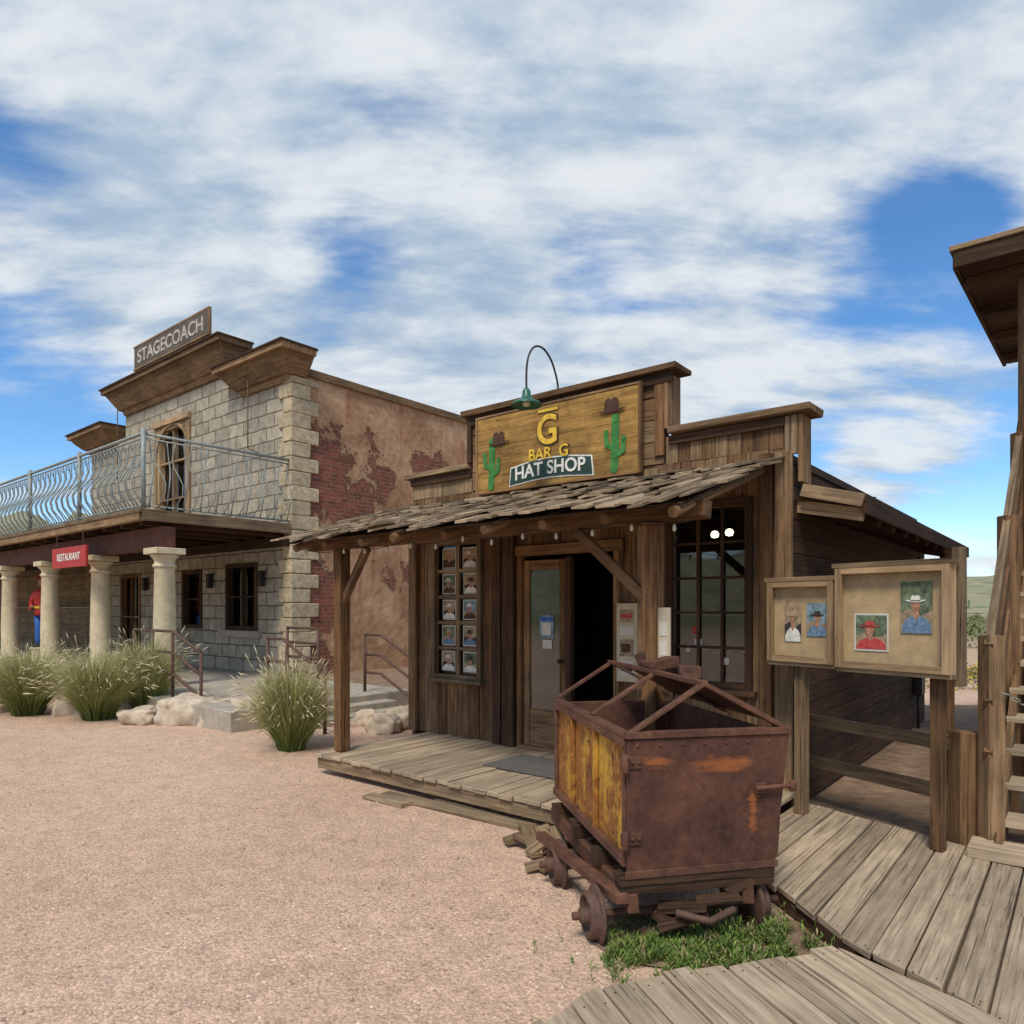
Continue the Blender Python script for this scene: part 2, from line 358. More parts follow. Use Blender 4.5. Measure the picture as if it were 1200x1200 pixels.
blob(980,380,13,-.17); blob(750,325,9,-.07); blob(1090,330,8,-.08); blob(30,60,10,-.05); blob(20,440,8,-.12); blob(1120,570,7,-.07); blob(380,300,8,-.03)
blob(600,150,32,.12); blob(300,390,9,.08); blob(540,420,10,.12); blob(1040,480,8,.19); blob(850,470,8,.14); blob(150,190,16,.08); blob(1080,130,20,.11); blob(570,285,6,.07); blob(180,160,9,.06)
cf=wd.mr(dens,.46,.64,.04,.97,True)
shade=wd.noise(pr,3.4,9,.60,.2)
sh2=wd.math('ADD',wd.math('MULTIPLY',shade,.42),wd.math('ADD',wd.math('MULTIPLY',c2,.33),wd.math('MULTIPLY',c1,.25)))
ccol=wd.mix(wd.mr(sh2,.41,.57,0,1,True),(2.5,3.3,4.3),(5.3,5.6,5.8))
hs=wd.n('ShaderNodeHueSaturation',{'Saturation':1.27,'Value':1.2,'Color':sk.outputs[0]}).outputs[0]
skc=wd.mix(cf,hs,ccol)
bg=wd.n('ShaderNodeBackground',{'Color':skc,'Strength':.15})
wd.n('ShaderNodeOutputWorld',{'Surface':bg.outputs[0]})
S=Vector((math.sin(AZ)*math.cos(EL),math.cos(AZ)*math.cos(EL),math.sin(EL)))
sl=bpy.data.lights.new('sun','SUN'); sl.energy=2.9; sl.angle=math.radians(15); sl.color=(1,.93,.81)
so=bpy.data.objects.new('sun',sl); sc.collection.objects.link(so); so.rotation_euler=S.to_track_quat('Z','Y').to_euler()
cam=bpy.data.cameras.new('camera'); co=bpy.data.objects.new('camera',cam); sc.collection.objects.link(co)
co.location=(0,0,1.7); co.rotation_euler=(math.radians(90),0,0); cam.sensor_width=36; cam.lens=24.6; cam.shift_y=112/1200; cam.clip_end=5000; cam.clip_start=.05
sc.camera=co
sc.view_settings.view_transform='Standard'; sc.view_settings.look='None'; sc.view_settings.exposure=0
# ================================================================== GROUND
gm=MB('ground')
ax=[-1500,-700,-300,-120,-60,-35]+[-25+.5*i for i in range(101)]+[35,60,120,300,700,1500]
n=len(ax)
for y in ax:
    for x in ax:
        z=noise.noise(Vector((x*.35,y*.35,0)))*.035 if abs(x)<26 and abs(y)<26 else 0
        gm.v.append(Vector((x,y,z-.012)))
for j in range(n-1):
    for i in range(n-1):
        a=j*n+i; gm.face([a,a+1,a+n+1,a+n],[(0,0)]*4,M_ground,.5,True)
gm.build(recalc=False)
def gz(x,y): return noise.noise(Vector((x*.35,y*.35,0)))*.035-.012
pb=MB('gravel')
def peb(x,y,s):
    z=gz(x,y); b=len(pb.v); r=R(0,1)
    for d in ((1,0,0),(0,1,0),(-1,0,0),(0,-1,0),(0,0,.8),(0,0,-.5)):
        pb.v.append(Vector((x,y,z+s*.2))+Vector(d)*s*R(.6,1.2))
    for t in ((0,1,4),(1,2,4),(2,3,4),(3,0,4),(1,0,5),(2,1,5),(3,2,5),(0,3,5)): pb.face([b+i for i in t],[(0,0)]*3,M_peb,r)
for i in range(14000):
    y=2.3+8*random.random()**1.5; x=R(-.8,.32)*y
    peb(x,y,.003+.011*random.random()**3)
pb.build(recalc=False)
hm=MB('hills'); NA=360;NR=14
for i in range(NA):
    a=2*math.pi*i/NA
    for k in range(NR):
        r=140+k*30; h=k/(NR-1)
        hh=27+20*noise.fractal(Vector((math.cos(a)*3,math.sin(a)*3,1)),1,2,5)+14*noise.fractal(Vector((math.cos(a)*14,math.sin(a)*14,k*.35)),1,2,4)
        hm.v.append(Vector((math.cos(a)*r,math.sin(a)*r,-.5+max(16,hh)*math.sin(h*math.pi*.75)**1.2)))
for i in range(NA):
    for k in range(NR-1):
        i2=(i+1)%NA; hm.face([i*NR+k,i2*NR+k,i2*NR+k+1,i*NR+k+1],[(0,0)]*4,M_hill,.5,True)
hm.build(recalc=False)
# ================================================================== HAT SHOP
H=F((-1.22,8.62),(.773,-.634),(-.634,-.773))
shop=empty('hat_shop')
DZ=.2
holes=[(.42,1.10,.92,2.43),(1.70,2.93,.2,2.25),(3.50,4.17,1.04,2.58)]
w=MB('front_wall')
board_wall(w,H,0,4.55,DZ,3.02,-.04,0,holes,W_old,.17)
board_wall(w,H,0,1.0,3.02,3.27,-.04,0,[],W_trim,.13); board_wall(w,H,3.42,4.6,3.02,3.27,-.04,0,[],W_old,.12)
w.fb(H,1.0,3.42,-.05,0,3.02,3.86,W_dark)
for z0 in (3.03,3.24,3.45,3.66): w.fb(H,1.02,3.40,.0,.02,z0,z0+.2,W_old)
w.build(shop)
w=MB('false_front_trim')
w.fb(H,-.08,.99,-.2,.09,3.275,3.33,W_trim,j=.008); w.fb(H,3.47,4.72,-.25,.1,3.275,3.335,W_old,j=.01)
w.fb(H,.9,3.55,-.25,.1,3.865,3.925,W_old,j=.008); w.fb(H,.95,3.5,.025,.055,3.76,3.86,W_dark)
w.fb(H,.96,1.02,-.12,.06,3.34,3.86,W_dark,'z'); w.fb(H,3.42,3.455,-.22,.05,3.34,3.86,W_warm,'z')
w.fb(H,3.32,3.415,.022,.05,3.1,3.76,W_warm,'z')
w.fb(H,4.605,4.64,-.2,.04,2.72,3.27,W_warm,'z'); w.fb(H,4.5,4.6,.01,.04,2.95,3.27,W_trim,'z')
w.fb(H,0,1.0,.015,.045,3.18,3.27,W_dark)
w.fb(H,3.46,4.5,.02,.045,3.19,3.27,W_dark)
w.build(shop,.004)
w=MB('wall_posts')
for t0,t1,dd in ((-.02,.11,.06),(1.34,1.46,.07),(1.5,1.66,.09),(3.22,3.36,.06),(4.3,4.4,.07),(4.42,4.56,.05)):
    w.fb(H,t0,t1,.012,dd,DZ,2.98,W_dark if 1<t0<2 else W_old,'z',.004)
w.fb(H,1.68,1.74,-.04,.05,DZ,2.25,W_warm,'z'); w.fb(H,2.30,2.37,-.04,.03,DZ,2.22,W_dark,'z'); w.fb(H,2.88,2.94,-.04,.05,DZ,2.25,W_warm,'z')
w.fb(H,1.66,2.98,.014,.05,2.255,2.36,W_warm); w.fb(H,1.7,2.93,-.04,.06,DZ,DZ+.04,W_warm)
w.build(shop,.004)
def window(parent,t0,t1,z0,z1,nx,nz,mat,fw=.06,name='window',fr=None,mw=.022):
    m=MB(name); fr=fr or H
    m.fb(fr,t0-fw,t0,.012,.05,z0-fw,z1+fw,mat,'z'); m.fb(fr,t1,t1+fw,.012,.05,z0-fw,z1+fw,mat,'z')
    m.fb(fr,t0,t1,.012,.048,z1,z1+fw,mat); m.fb(fr,t0-fw-.04,t1+fw+.04,.014,.1,z0-fw-.03,z0-fw+.01,mat); m.fb(fr,t0,t1,.012,.048,z0-fw+.012,z0,mat)
    for i in range(1,nx): x=t0+(t1-t0)*i/nx; m.fb(fr,x-mw/2,x+mw/2,-.03,.0,z0,z1,mat,'z')
    for i in range(1,nz): z=z0+(z1-z0)*i/nz; m.fb(fr,t0,t1,-.028,-.003,z-mw/2,z+mw/2,mat)
    m.fb(fr,t0,t1,-.038,-.033,z0,z1,M_glass)
    return m.build(parent)
window(shop,.42,1.10,.92,2.43,2,5,W_trim,name='photo_window',mw=.04)
window(shop,3.50,4.17,1.04,2.58,3,5,W_dark,name='shop_window')
ph=MB('window_photos')
def arcpts(t,z,rt,up,n=10,th=.0):
    a=[(t+rt*q,z+up*abs(q)**2.2) for q in [(-1+2*i/n) for i in range(n+1)]]
    b=[(x,y+th*(1-((x-t)/rt)**2)**.5 if abs((x-t)/rt)<1 else y) for x,y in a[::-1]]
    return a+b[1:-1]
def card(mb,f,t,z,wd_,hg,d,bgm,body,hat,skin=M_skin,border=True,back=False):
    if border: mb.fb(f,t-wd_/2,t+wd_/2,d,d+.002,z-hg/2,z+hg/2,M_paper); k=.9
    else: k=1
    a,b=wd_*k/2,hg*k/2; m=min(a,b)
    mb.fb(f,t-a,t+a,d+.0022,d+.003,z-b,z+b,bgm)
    sh=R(-.12,.12)*m; 
    mb.prism(f,[(t-a,z-b*.2),(t-a*.4,z-b*.05),(t+a*.3,z-b*.3),(t+a,z-b*.1),(t+a,z-b),(t-a,z-b)],d+.003,d+.0031,M_pt if bgm is not M_pt else M_dk)
    hz=z+b*.10
    mb.prism(f,[(t-a*.94,z-b*.99),(t+a*.94,z-b*.99),(t+a*.9,z-b*.66),(t+a*.66,z-b*.46),(t+m*.24,z-b*.30),(t+sh,z-b*.44),(t-m*.24,z-b*.30),(t-a*.7,z-b*.5),(t-a*.92,z-b*.72)],d+.0032,d+.004,body)
    mb.prism(f,[(t-m*.19,z-b*.34),(t+sh,z-b*.5),(t+m*.19,z-b*.34),(t+sh+m*.17,hz),(t+sh-m*.17,hz)],d+.0042,d+.005,skin)
    c=t+sh
    if back: mb.ell(f,c,hz-m*.02,m*.33,m*.42,d+.0050,d+.0051,M_dk,16)
    mb.prism(f,[(c-m*.27,hz+m*.3),(c-m*.29,hz),(c-m*.24,hz-m*.2),(c-m*.12,hz-m*.38),(c+m*.02,hz-m*.42),(c+m*.14,hz-m*.36),(c+m*.25,hz-m*.16),(c+m*.29,hz+m*.02),(c+m*.27,hz+m*.3)],d+.0052,d+.006,skin)
    if not back:
        for s_ in (-1,1): mb.ell(f,c+s_*m*.11,hz+m*.04,m*.045,m*.018,d+.0062,d+.0066,M_hatb,8)
        mb.ell(f,c,hz-m*.20,m*.10,m*.022,d+.0062,d+.0066,M_hatb,8)
        mb.prism(f,[(c-m*.27,hz+m*.2),(c+m*.27,hz+m*.2),(c+m*.2,hz+m*.1),(c-m*.22,hz+m*.1)],d+.0061,d+.0063,M_hatb)
    mb.prism(f,arcpts(c,hz+m*.16,m*.66,m*.17,10,m*.13),d+.007,d+.008,hat)
    mb.prism(f,[(c-m*.32,hz+m*.2),(c+m*.32,hz+m*.2),(c+m*.27,hz+m*.56),(c+m*.16,hz+m*.66),(c-m*.02,hz+m*.58),(c-m*.18,hz+m*.64),(c-m*.28,hz+m*.54)],d+.0082,d+.009,hat)
    mb.prism(f,[(c-m*.325,hz+m*.25),(c+m*.325,hz+m*.25),(c+m*.315,hz+m*.31),(c-m*.315,hz+m*.31)],d+.0092,d+.0097,M_hatb)
for i in range(2):
    for k in range(5):
        card(ph,H,.42+.17+.34*i+R(-.01,.01),.92+.151+.302*k,.22,.235,-.032,random.choice([M_sky,M_pt,M_pt,M_pg,M_dk]),random.choice([M_dk,M_shirt,M_hatb,M_white]),random.choice([M_dk,M_hatb,M_white,M_cork]))
ph.build(shop)
w=MB('interior')
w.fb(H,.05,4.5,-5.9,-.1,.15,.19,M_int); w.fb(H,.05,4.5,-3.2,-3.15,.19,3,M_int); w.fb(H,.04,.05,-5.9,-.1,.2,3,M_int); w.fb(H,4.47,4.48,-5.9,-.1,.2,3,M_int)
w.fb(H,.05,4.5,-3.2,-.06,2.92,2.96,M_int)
for k in range(4): 
    for (t0,t1,dd) in ((3.0,4.4,-2.0),(2.3,3.0,-2.6)):
        w.fb(H,t0,t1,dd-.3,dd,.7+.45*k,.73+.45*k,W_old)
        for q in range(int((t1-t0)/.22)): 
            o=H.p(t0+.15+q*.22,dd-.15,.73+.45*k); w.lathe(o,Z,[(.1,0),(.1,.01),(.055,.015),(.05,.08),(0,.09)],random.choice([M_hatb,M_cork,M_dk,M_paper,M_white]),12)
for q in range(5): w.lathe(H.p(3.35+q*.2,-1.25+(q%2)*.1,2.44),Z,[(0,0),(.035,.01),(.045,.04),(.03,.07),(0,.08)],M_lit,12)
w.build(shop)
w=MB('door')
w.fb(H,1.75,1.82,-.03,.01,.24,2.2,W_warm,'z'); w.fb(H,2.22,2.29,-.03,.01,.24,2.2,W_warm,'z')
w.fb(H,1.83,2.21,-.03,.008,2.1,2.2,W_warm); w.fb(H,1.83,2.21,-.03,.008,.24,.62,W_warm)
w.fb(H,1.83,2.21,-.015,-.01,.62,2.1,M_glass)
w.fb(H,1.95,2.13,-.008,-.004,1.38,1.62,M_sky); w.fb(H,1.98,2.10,-.003,.001,1.41,1.54,M_paper); w.fb(H,1.96,2.12,-.003,.001,1.56,1.60,M_blue)
w.fb(H,1.99,2.11,-.008,-.004,1.27,1.36,M_paper)
w.lathe(H.p(2.25,.01,1.15),H.d,[(.0,0),(.012,0),(.012,.03),(.028,.04),(.025,.06),(0,.065)],M_pipe,12)
w.build(shop)
w=MB('poster_cabinet')
w.fb(H,2.95,3.17,.02,.1,1.0,1.74,M_cab,'z'); 
for k,(a,b,m) in enumerate(((1.05,1.2,M_paper),(1.24,1.4,M_pt),(1.44,1.52,M_paper),(1.56,1.68,M_pt))): w.fb(H,2.985,3.135,.102,.104,a,b,m)
w.fb(H,3.0,3.12,.1045,.1055,1.6,1.64,M_pink); w.fb(H,3.0,3.12,.1045,.1055,1.1,1.16,M_dk); w.fb(H,3.0,3.1,.1045,.1055,1.28,1.36,M_hatb)
w.fb(H,4.05,4.15,1.37,1.39,1.3,1.7,M_cab,'z')
for a in (1.36,1.5): w.fb(H,4.07,4.13,1.392,1.394,a,a+.1,M_paper)
w.build(shop,.004)
w=MB('window_stickers')
for a,b,c,d_,m in ((3.66,3.72,1.46,1.53,M_pink),(3.6,3.64,1.3,1.36,M_paper),(3.95,4.0,1.2,1.26,M_paper),(3.68,3.75,1.36,1.42,M_paper)): w.fb(H,a,b,-.032,-.0305,c,d_,m)
w.build(shop)
w=MB('side_wall')
Hs=F(H.p(4.55,0,0),(.634,.773),(.773,-.634))
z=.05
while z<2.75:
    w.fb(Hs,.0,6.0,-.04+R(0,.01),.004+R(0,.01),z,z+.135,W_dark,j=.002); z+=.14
Hl=F(H.p(0,0,0),(.634,.773),(-.773,.634)); z=.05
while z<2.9:
    w.fb(Hl,.0,6.0,-.04,.004+R(0,.01),z,z+.165,W_old,j=.002); z+=.17
w.fb(H,0,4.55,-6.04,-6.0,.05,2.8,W_old)
w.build(shop)
w=MB('roof')
def slab(mb,a,b,c,d,th,mat):
    a,b,c,d=map(Vector,(a,b,c,d)); up=Z*th
    mb.box8([a,b,c,d,a+up,b+up,c+up,d+up],mat)
for k in range(12):
    d0=-.06-k*.51; d1=d0-.505
    slab(w,H.p(5.05,d0,2.50),H.p(5.05,d1,2.50),H.p(2.3,d1,3.0),H.p(2.3,d0,3.0),.03,W_dark)
    slab(w,H.p(-.4,d0,2.52),H.p(-.4,d1,2.52),H.p(2.3,d1,3.0),H.p(2.3,d0,3.0),.03,W_dark)
for k in range(11):
    d0=-.12-k*.58
    w.beam(H.p(5.06,d0,2.43),H.p(4.4,d0,2.575),.06,.1,W_lite if k<1 else W_dark)
w.beam(H.p(5.08,-.02,2.53),H.p(4.62,-.02,2.66),.04,.10,W_trim)
w.beam(H.p(5.08,-.05,2.50),H.p(5.08,-6.2,2.50),.03,.14,W_dark)
w.beam(H.p(5.05,-4.45,0),H.p(5.05,-4.45,2.44),.12,.12,W_warm,.004)
w.build(shop)
w=MB('electric_meter'); w.fb(H,4.58,4.68,-5.3,-5.05,.5,.95,M_pipe); w.tube([H.p(4.62,-5.15,.95),H.p(4.62,-5.15,2.4)],.025,M_pipe); w.tube([H.p(4.62,-5.15,0),H.p(4.62,-5.15,.5)],.025,M_pipe); w.build(shop,.01)
w=MB('porch_roof')
rz=lambda d:2.94-.325*d
ddir=(H.p(0,1,rz(1))-H.p(0,0,rz(0))).normalized(); nup=ddir.cross(H.x); nup=nup if nup.z>0 else -nup
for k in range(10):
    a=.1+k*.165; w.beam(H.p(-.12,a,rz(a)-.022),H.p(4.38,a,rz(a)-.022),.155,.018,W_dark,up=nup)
for ci in range(6):
    a0=.0+ci*.27; t=-.2+R(-.05,.05)
    while t<4.42:
        ww=R(.06,.15)
        if random.random()>.04:
            b0=a0+.42+R(-.07,.09)+(R(-.08,.12) if ci==5 else 0); sag=.025*noise.noise(Vector((t*1.3,2,0)))*(a0+.4)
            k=.012*ci*.4+R(-.004,.008); cu=R(-.006,.026); yy=R(-.02,.02); tl=R(-.012,.012)
            A=[H.p(t,a0,rz(a0)+k-.012),H.p(t+yy,b0,rz(b0)+k+.012+sag+cu),H.p(t+ww+yy,b0+R(-.02,.02),rz(b0)+k+.012+sag+cu+tl),H.p(t+ww,a0,rz(a0)+k-.012)]
            w.box8([p for p in A]+[p+Z*R(.012,.024) for p in A],W_shake)
        t+=ww*.97+R(0,.006)
for k in range(9):
    x=-.08+k*.55; w.tube([H.p(x,0,rz(0)-.075),H.p(x,1.62+R(-.05,.08),rz(1.66)-.075)],.04,W_old,8)
w.beam(H.p(-.14,1.36,2.37),H.p(4.42,1.36,2.37),.11,.11,W_old,.006)
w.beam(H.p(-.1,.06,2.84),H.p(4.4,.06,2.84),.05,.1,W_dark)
w.build(shop)
w=MB('porch_posts')
for t,b in ((.39,.42),(4.0,-.66)):
    w.fb(H,t-.06,t+.06,1.30,1.42,DZ,2.31,W_warm,'z',.006)
    w.beam(H.p(t,1.36,1.72),H.p(t+b,1.36,2.30),.06,.08,W_old,.004)
w.fb(H,3.87,3.93,1.3,1.36,DZ,2.3,W_old,'z',.004)
w.build(shop,.006)
sl_=MB('string_lights'); pts=[]
for i in range(41):
    t=-.05+i*.11; pts.append(H.p(t,1.5,2.32-.05*abs(math.sin(i*.45))))
    if i%3==0: sl_.lathe(pts[-1]-Z*.055,Z,[(0,0),(.011,.008),(.014,.022),(.010,.04),(.008,.05),(0,.055)],M_bulb,8)
sl_.tube(pts,.004,M_pipe,4); sl_.build()
# sign
sg=MB('hat_shop_sign'); sd=.10
for k in range(5): sg.fb(H,1.18,3.21,sd,sd+.025,2.97+k*.162,2.97+k*.162+.159,W_sign,j=.001)
for a in (1.165,3.2): sg.fb(H,a,a+.025,sd-.01,sd+.035,2.955,3.8,W_warm,'z')
sg.fb(H,1.19,3.2,sd-.01,sd+.034,3.781,3.8,W_warm); sg.fb(H,1.19,3.2,sd-.01,sd+.034,2.95,2.968,W_warm)
for a in (1.5,2.9): sg.fb(H,a,a+.05,.022,sd-.001,2.98,3.75,W_dark,'z')
e=sd+.027
sg.text(H,'G',2.16,3.50,.46,e+.004,M_hatb,ext=.002,sx=.9); sg.text(H,'G',2.155,3.505,.42,e+.010,M_gold,ext=.003,sx=.88)
sg.fb(H,2.03,2.29,e,e+.005,3.70,3.74,M_hatb); sg.fb(H,2.035,2.285,e+.006,e+.009,3.705,3.735,M_gold)
sg.text(H,'BAR  G',2.17,3.27,.18,e+.003,M_hatb,sx=.95,ext=.002); sg.text(H,'BAR  G',2.163,3.277,.168,e+.008,M_gold,sx=.97,ext=.002)
pl=lambda k:[(1.68-k,3.175+k),(1.95,3.215+k),(2.17,3.225+k),(2.4,3.215+k),(2.68+k,3.175+k),(2.70+k,3.0-k),(2.4,3.03-k),(2.17,3.04-k),(1.95,3.03-k),(1.66-k,3.0-k)]
sg.prism(H,pl(.014),e,e+.005,M_white); sg.prism(H,pl(0),e+.006,e+.010,M_plate)
sg.text(H,'HAT SHOP',2.175,3.125,.19,e+.014,M_white,bend=.11,sx=.98,ext=.003)
def flatcap(mb,f,pts,r,d0,d1,m):
    for i in range(len(pts)-1):
        a=Vector((pts[i][0],pts[i][1]));b=Vector((pts[i+1][0],pts[i+1][1])); q=(b-a).normalized(); nn=Vector((-q.y,q.x))*r
        mb.prism(f,[tuple(a+nn),tuple(a-nn),tuple(b-nn),tuple(b+nn)],d0,d1,m)
    for k,p in enumerate(pts): mb.ell(f,p[0],p[1],r,r,d0,d1+.0012*(k+1),m,12)
for cx,s_ in ((1.40,1),(2.95,-1)):
    flatcap(sg,H,[(cx-.01,3.02),(cx,3.2),(cx+.005,3.5)],.042,e,e+.006,M_cactus)
    flatcap(sg,H,[(cx,3.22),(cx-.09,3.25),(cx-.10,3.38)],.024,e+.001,e+.008,M_cactus)
    flatcap(sg,H,[(cx,3.14),(cx+.09,3.18),(cx+.095,3.30)],.024,e+.0015,e+.010,M_cactus)
    hx,hz=(cx+.11,3.46) if s_==1 else (cx-.03,3.56)
    sg.prism(H,arcpts(hx,hz-.01,.15,.03,10,.03),e+.013,e+.018,M_hatb); sg.prism(H,[(hx-.08,hz),(hx+.08,hz),(hx+.07,hz+.12),(hx+.03,hz+.14),(hx,hz+.115),(hx-.03,hz+.14),(hx-.07,hz+.12)],e+.019,e+.023,M_hatb)
sg.build()
lm=MB('gooseneck_lamp')
lm.tube(smoothpts([H.p(2.25,.06,3.72),H.p(2.25,.07,3.86),H.p(2.25,.10,4.02),H.p(2.25,.2,4.19),H.p(2.25,.34,4.27),H.p(2.25,.48,4.24),H.p(2.25,.57,4.12),H.p(2.25,.6,3.97),H.p(2.25,.6,3.8)],6),.010,M_pipe,8)
lm.lathe(H.p(2.25,.6,3.64),Z,[(.15,0),(.155,.005),(.13,.03),(.07,.06),(.045,.09),(.04,.14),(.02,.17),(0,.175)],M_green,24)
lm.lathe(H.p(2.25,.6,3.63),Z,[(0,0),(.03,.01),(.04,.035),(.03,.07)],M_bulb,12)
lm.build()
# ================================================================== BOARDWALK
def planks(mb,poly,u,w,zt,th,mat,gap=.010,nails=True,rag=.0):
    u=Vector(u).normalized(); nn=Vector((-u.y,u.x)); P=[Vector(p) for p in poly]
    s=[p.dot(nn) for p in P]; a=min(s)
    def inter(c):
        r=[]
        for i in range(len(P)):
            p,q=P[i],P[(i+1)%len(P)]; sp_,sq=p.dot(nn)-c,q.dot(nn)-c
            if (sp_<=0)!=(sq<=0): k=sp_/(sp_-sq); r.append((p+(q-p)*k).dot(u))
        return (min(r),max(r)) if len(r)>1 else None
    while a<max(s)-.01:
        ww=min(w*R(.9,1.1),max(s)-a); A=inter(a+.0005);B=inter(a+ww-.0005)
        if A and B:
            e0,e1=R(-.015-rag,.012),R(-.012,.015); z=zt+R(-.004,.004); tl=R(-.005,.005)
            q=lambda c,l,zz:Vector(((u*l+nn*c).x,(u*l+nn*c).y,zz))
            c0,c1=a+gap/2,a+ww-gap/2
            A0,A1,B0,B1=A[0]+e0,A[1]+e1,B[0]+e0,B[1]+e1
            wob=R(-.006,.006)
            mb.box8([q(c0,A0,z-th),q(c0,A1,z-th),q(c1,B1,z-th),q(c1,B0,z-th),q(c0+wob,A0,z),q(c0,A1,z),q(c1,B1,z+tl),q(c1-wob,B0,z+tl)],mat)
            if nails:
                for L in (A0+.06,A1-.06,(A0+A1)/2):
                    for cc in (c0+.03,c1-.03):
                        o=q(cc,L,z+max(tl,0)+.0015); n_=6; mb.poly([o+Vector((math.cos(i*6.283/n_)*.0045,math.sin(i*6.283/n_)*.0045,0)) for i in range(n_)],M_pipe)
        a+=ww
bw=empty('boardwalk')
w=MB('porch_deck')
P2=lambda t,d:(H.p(t,d,0).x,H.p(t,d,0).y)
planks(w,[P2(.25,1.6),P2(.25,.0),P2(4.6,.0),P2(4.6,1.6)],(H.d.x,H.d.y),.145,DZ,.035,W_grey)
w.fb(H,.27,4.6,1.54,1.575,.05,.163,W_trim)
w.fb(H,.27,4.6,.1,.14,.0,.163,W_dark)
w.build(bw,.004)
w=MB('walkway'); ZB=.13
Bp=[P2(4.61,0.0),P2(4.61,1.6),(1.45,4.2),(1.6,3.27),(1.95,2.5),(2.4,1.2),(5.2,1.6),(5.2,4.0),(3.5,4.45),(2.98,4.62)]
planks(w,Bp,(.634,.773),.15,ZB,.035,W_grey)
Cp=[(1.585,3.265),(.36,2.88),(-.55,2.0),(-.6,.9),(2.3,1.1),(1.93,2.5)]
planks(w,Cp,(.30,-.954),.15,ZB+.002,.035,W_grey,rag=.03)
w.beam((1.5,4.15,.05),(1.62,3.3,.05),.04,.09,W_dark); w.beam((1.55,3.20,.05),(.4,2.84,.05),.04,.09,W_dark)
w.build(bw,.004)
w=MB('door_mat'); w.fb(H,2.0,3.3,.35,.95,DZ+.008,DZ+.02,M_mat); w.build()
w=MB('loose_planks')
for a,b in (((-1.15,6.35),(.15,5.35)),((-.7,6.1),(.3,5.22)),((-1.3,6.3),(-.9,6.0))): w.beam((a[0],a[1],.012),(b[0],b[1],.012),.13,.03,W_shake,.005)
for k in range(9):
    x,y=.2+R(-.12,.2),4.75+R(-.25,.35); an=R(0,3.14); l=R(.1,.24); w.beam((x-l*math.cos(an),y-l*math.sin(an),.04),(x+l*math.cos(an),y+l*math.sin(an),.06+R(0,.12)),.09,.03,W_trim,.006)
w.build(None,.003)
# ================================================================== MINE CART
K=F((.59,3.5),(.982,.19),(.19,-.982))
cart=empty('mine_cart'); Wc,Lc=.815,1.42; zb,zt=.40,1.04
w=MB('body')
w.fb(K,0,.018,-Lc,0,zb,zt,M_yelp)
w.box8([K.p(Wc-.02,-Lc,zb),K.p(Wc-.02,0,zb),K.p(Wc,0,zb),K.p(Wc,-Lc,zb),K.p(Wc+.02,-Lc,zt),K.p(Wc+.02,0,zt),K.p(Wc+.04,0,zt),K.p(Wc+.04,-Lc,zt)],M_rust)
w.fb(K,.018,Wc-.02,-Lc,-.02,zb,zb+.02,M_rust)
w.prism(K,[(.018,zb+.02),(Wc-.02,zb+.02),(Wc+.02,zt),(.018,zt)],-Lc,-Lc+.015,M_rust)
for x in (.5,.97): w.fb(K,-.03,-.002,-x-.03,-x+.0,zb,zt,M_yelp,'z')
w.fb(K,-.03,.03,-Lc,-.01,zt,zt+.025,M_rust); w.fb(K,-.035,-.002,-Lc,-.01,zt-.04,zt-.001,M_rust)
w.fb(K,-.035,-.002,-Lc,-.01,zb,zb+.05,M_rust)
w.fb(K,-.025,-.002,-.05,-.01,zb+.05,zt-.04,M_rust,'z'); w.fb(K,-.025,-.002,-Lc,-Lc+.04,zb+.05,zt-.04,M_rust,'z')
for x in (.25,.7,1.2):
    for z in (.5,.7,.9): w.lathe(K.p(0,-x,z),-K.x,[(.01,0),(.008,.006),(0,.008)],M_rust,8)
w.build(cart,.003)
w=MB('door_panel')
w.prism(K,[(-.02,zb-.03),(Wc-.03,zb-.02),(Wc+.05,zt+.005),(-.02,zt+.0)],.0,.022,M_rustp)
w.fb(K,-.03,Wc+.06,-.012,.034,zt+.006,zt+.04,M_rust)
w.prism(K,[(-.035,zb-.05),(Wc-.02,zb-.04),(Wc-.02,zb-.005),(-.035,zb-.01)],.023,.032,M_rust)
for z in (.55,.93):
    w.fb(K,-.06,.05,.022,.034,z-.03,z+.03,M_rust); w.tube([K.p(-.04,.045,z-.045),K.p(-.04,.045,z+.045)],.018,M_rust,8)
    for q in (.0,.035): w.lathe(K.p(q,.034,z),K.d,[(.011,0),(.009,.008),(0,.01)],M_rust,8)
w.tube([K.p(.66,.05,.775),K.p(.86,.06,.785)],.013,M_rust,8); w.fb(K,.66,.72,.022,.05,.75,.8,M_rust); w.tube([K.p(.86,.06,.76),K.p(.86,.06,.81)],.02,M_rust,8)
for i in range(7):
    w.lathe(K.p(.03+i*.12,.022,zt-.03),K.d,[(.009,0),(.007,.007),(0,.008)],M_rust,8)
w.build(cart,.002)
w=MB('roof_frame'); ap=Wc*.48; za=zt+.27
for d_ in (0,-.62,-Lc):
    w.beam(K.p(.0,d_,zt+.03),K.p(ap,d_,za),.045,.018,M_rust,.002); w.beam(K.p(ap,d_,za),K.p(Wc+.03,d_,zt+.03),.045,.018,M_rust,.002)
w.beam(K.p(ap,.02,za+.005),K.p(ap,-Lc-.02,za+.005),.045,.025,M_rust,.003)
A=[K.p(ap+.02,-.03,za),K.p(Wc+.04,-.03,zt+.04),K.p(Wc+.04,-1.35,zt+.04),K.p(ap+.02,-1.25,za)]
w.box8(A+[p+Z*.012 for p in A],M_rust)
for d_ in (-.25,-.85): w.beam(K.p(ap+.02,d_,za+.02),K.p(Wc+.03,d_,zt+.075),.07,.03,M_rust)
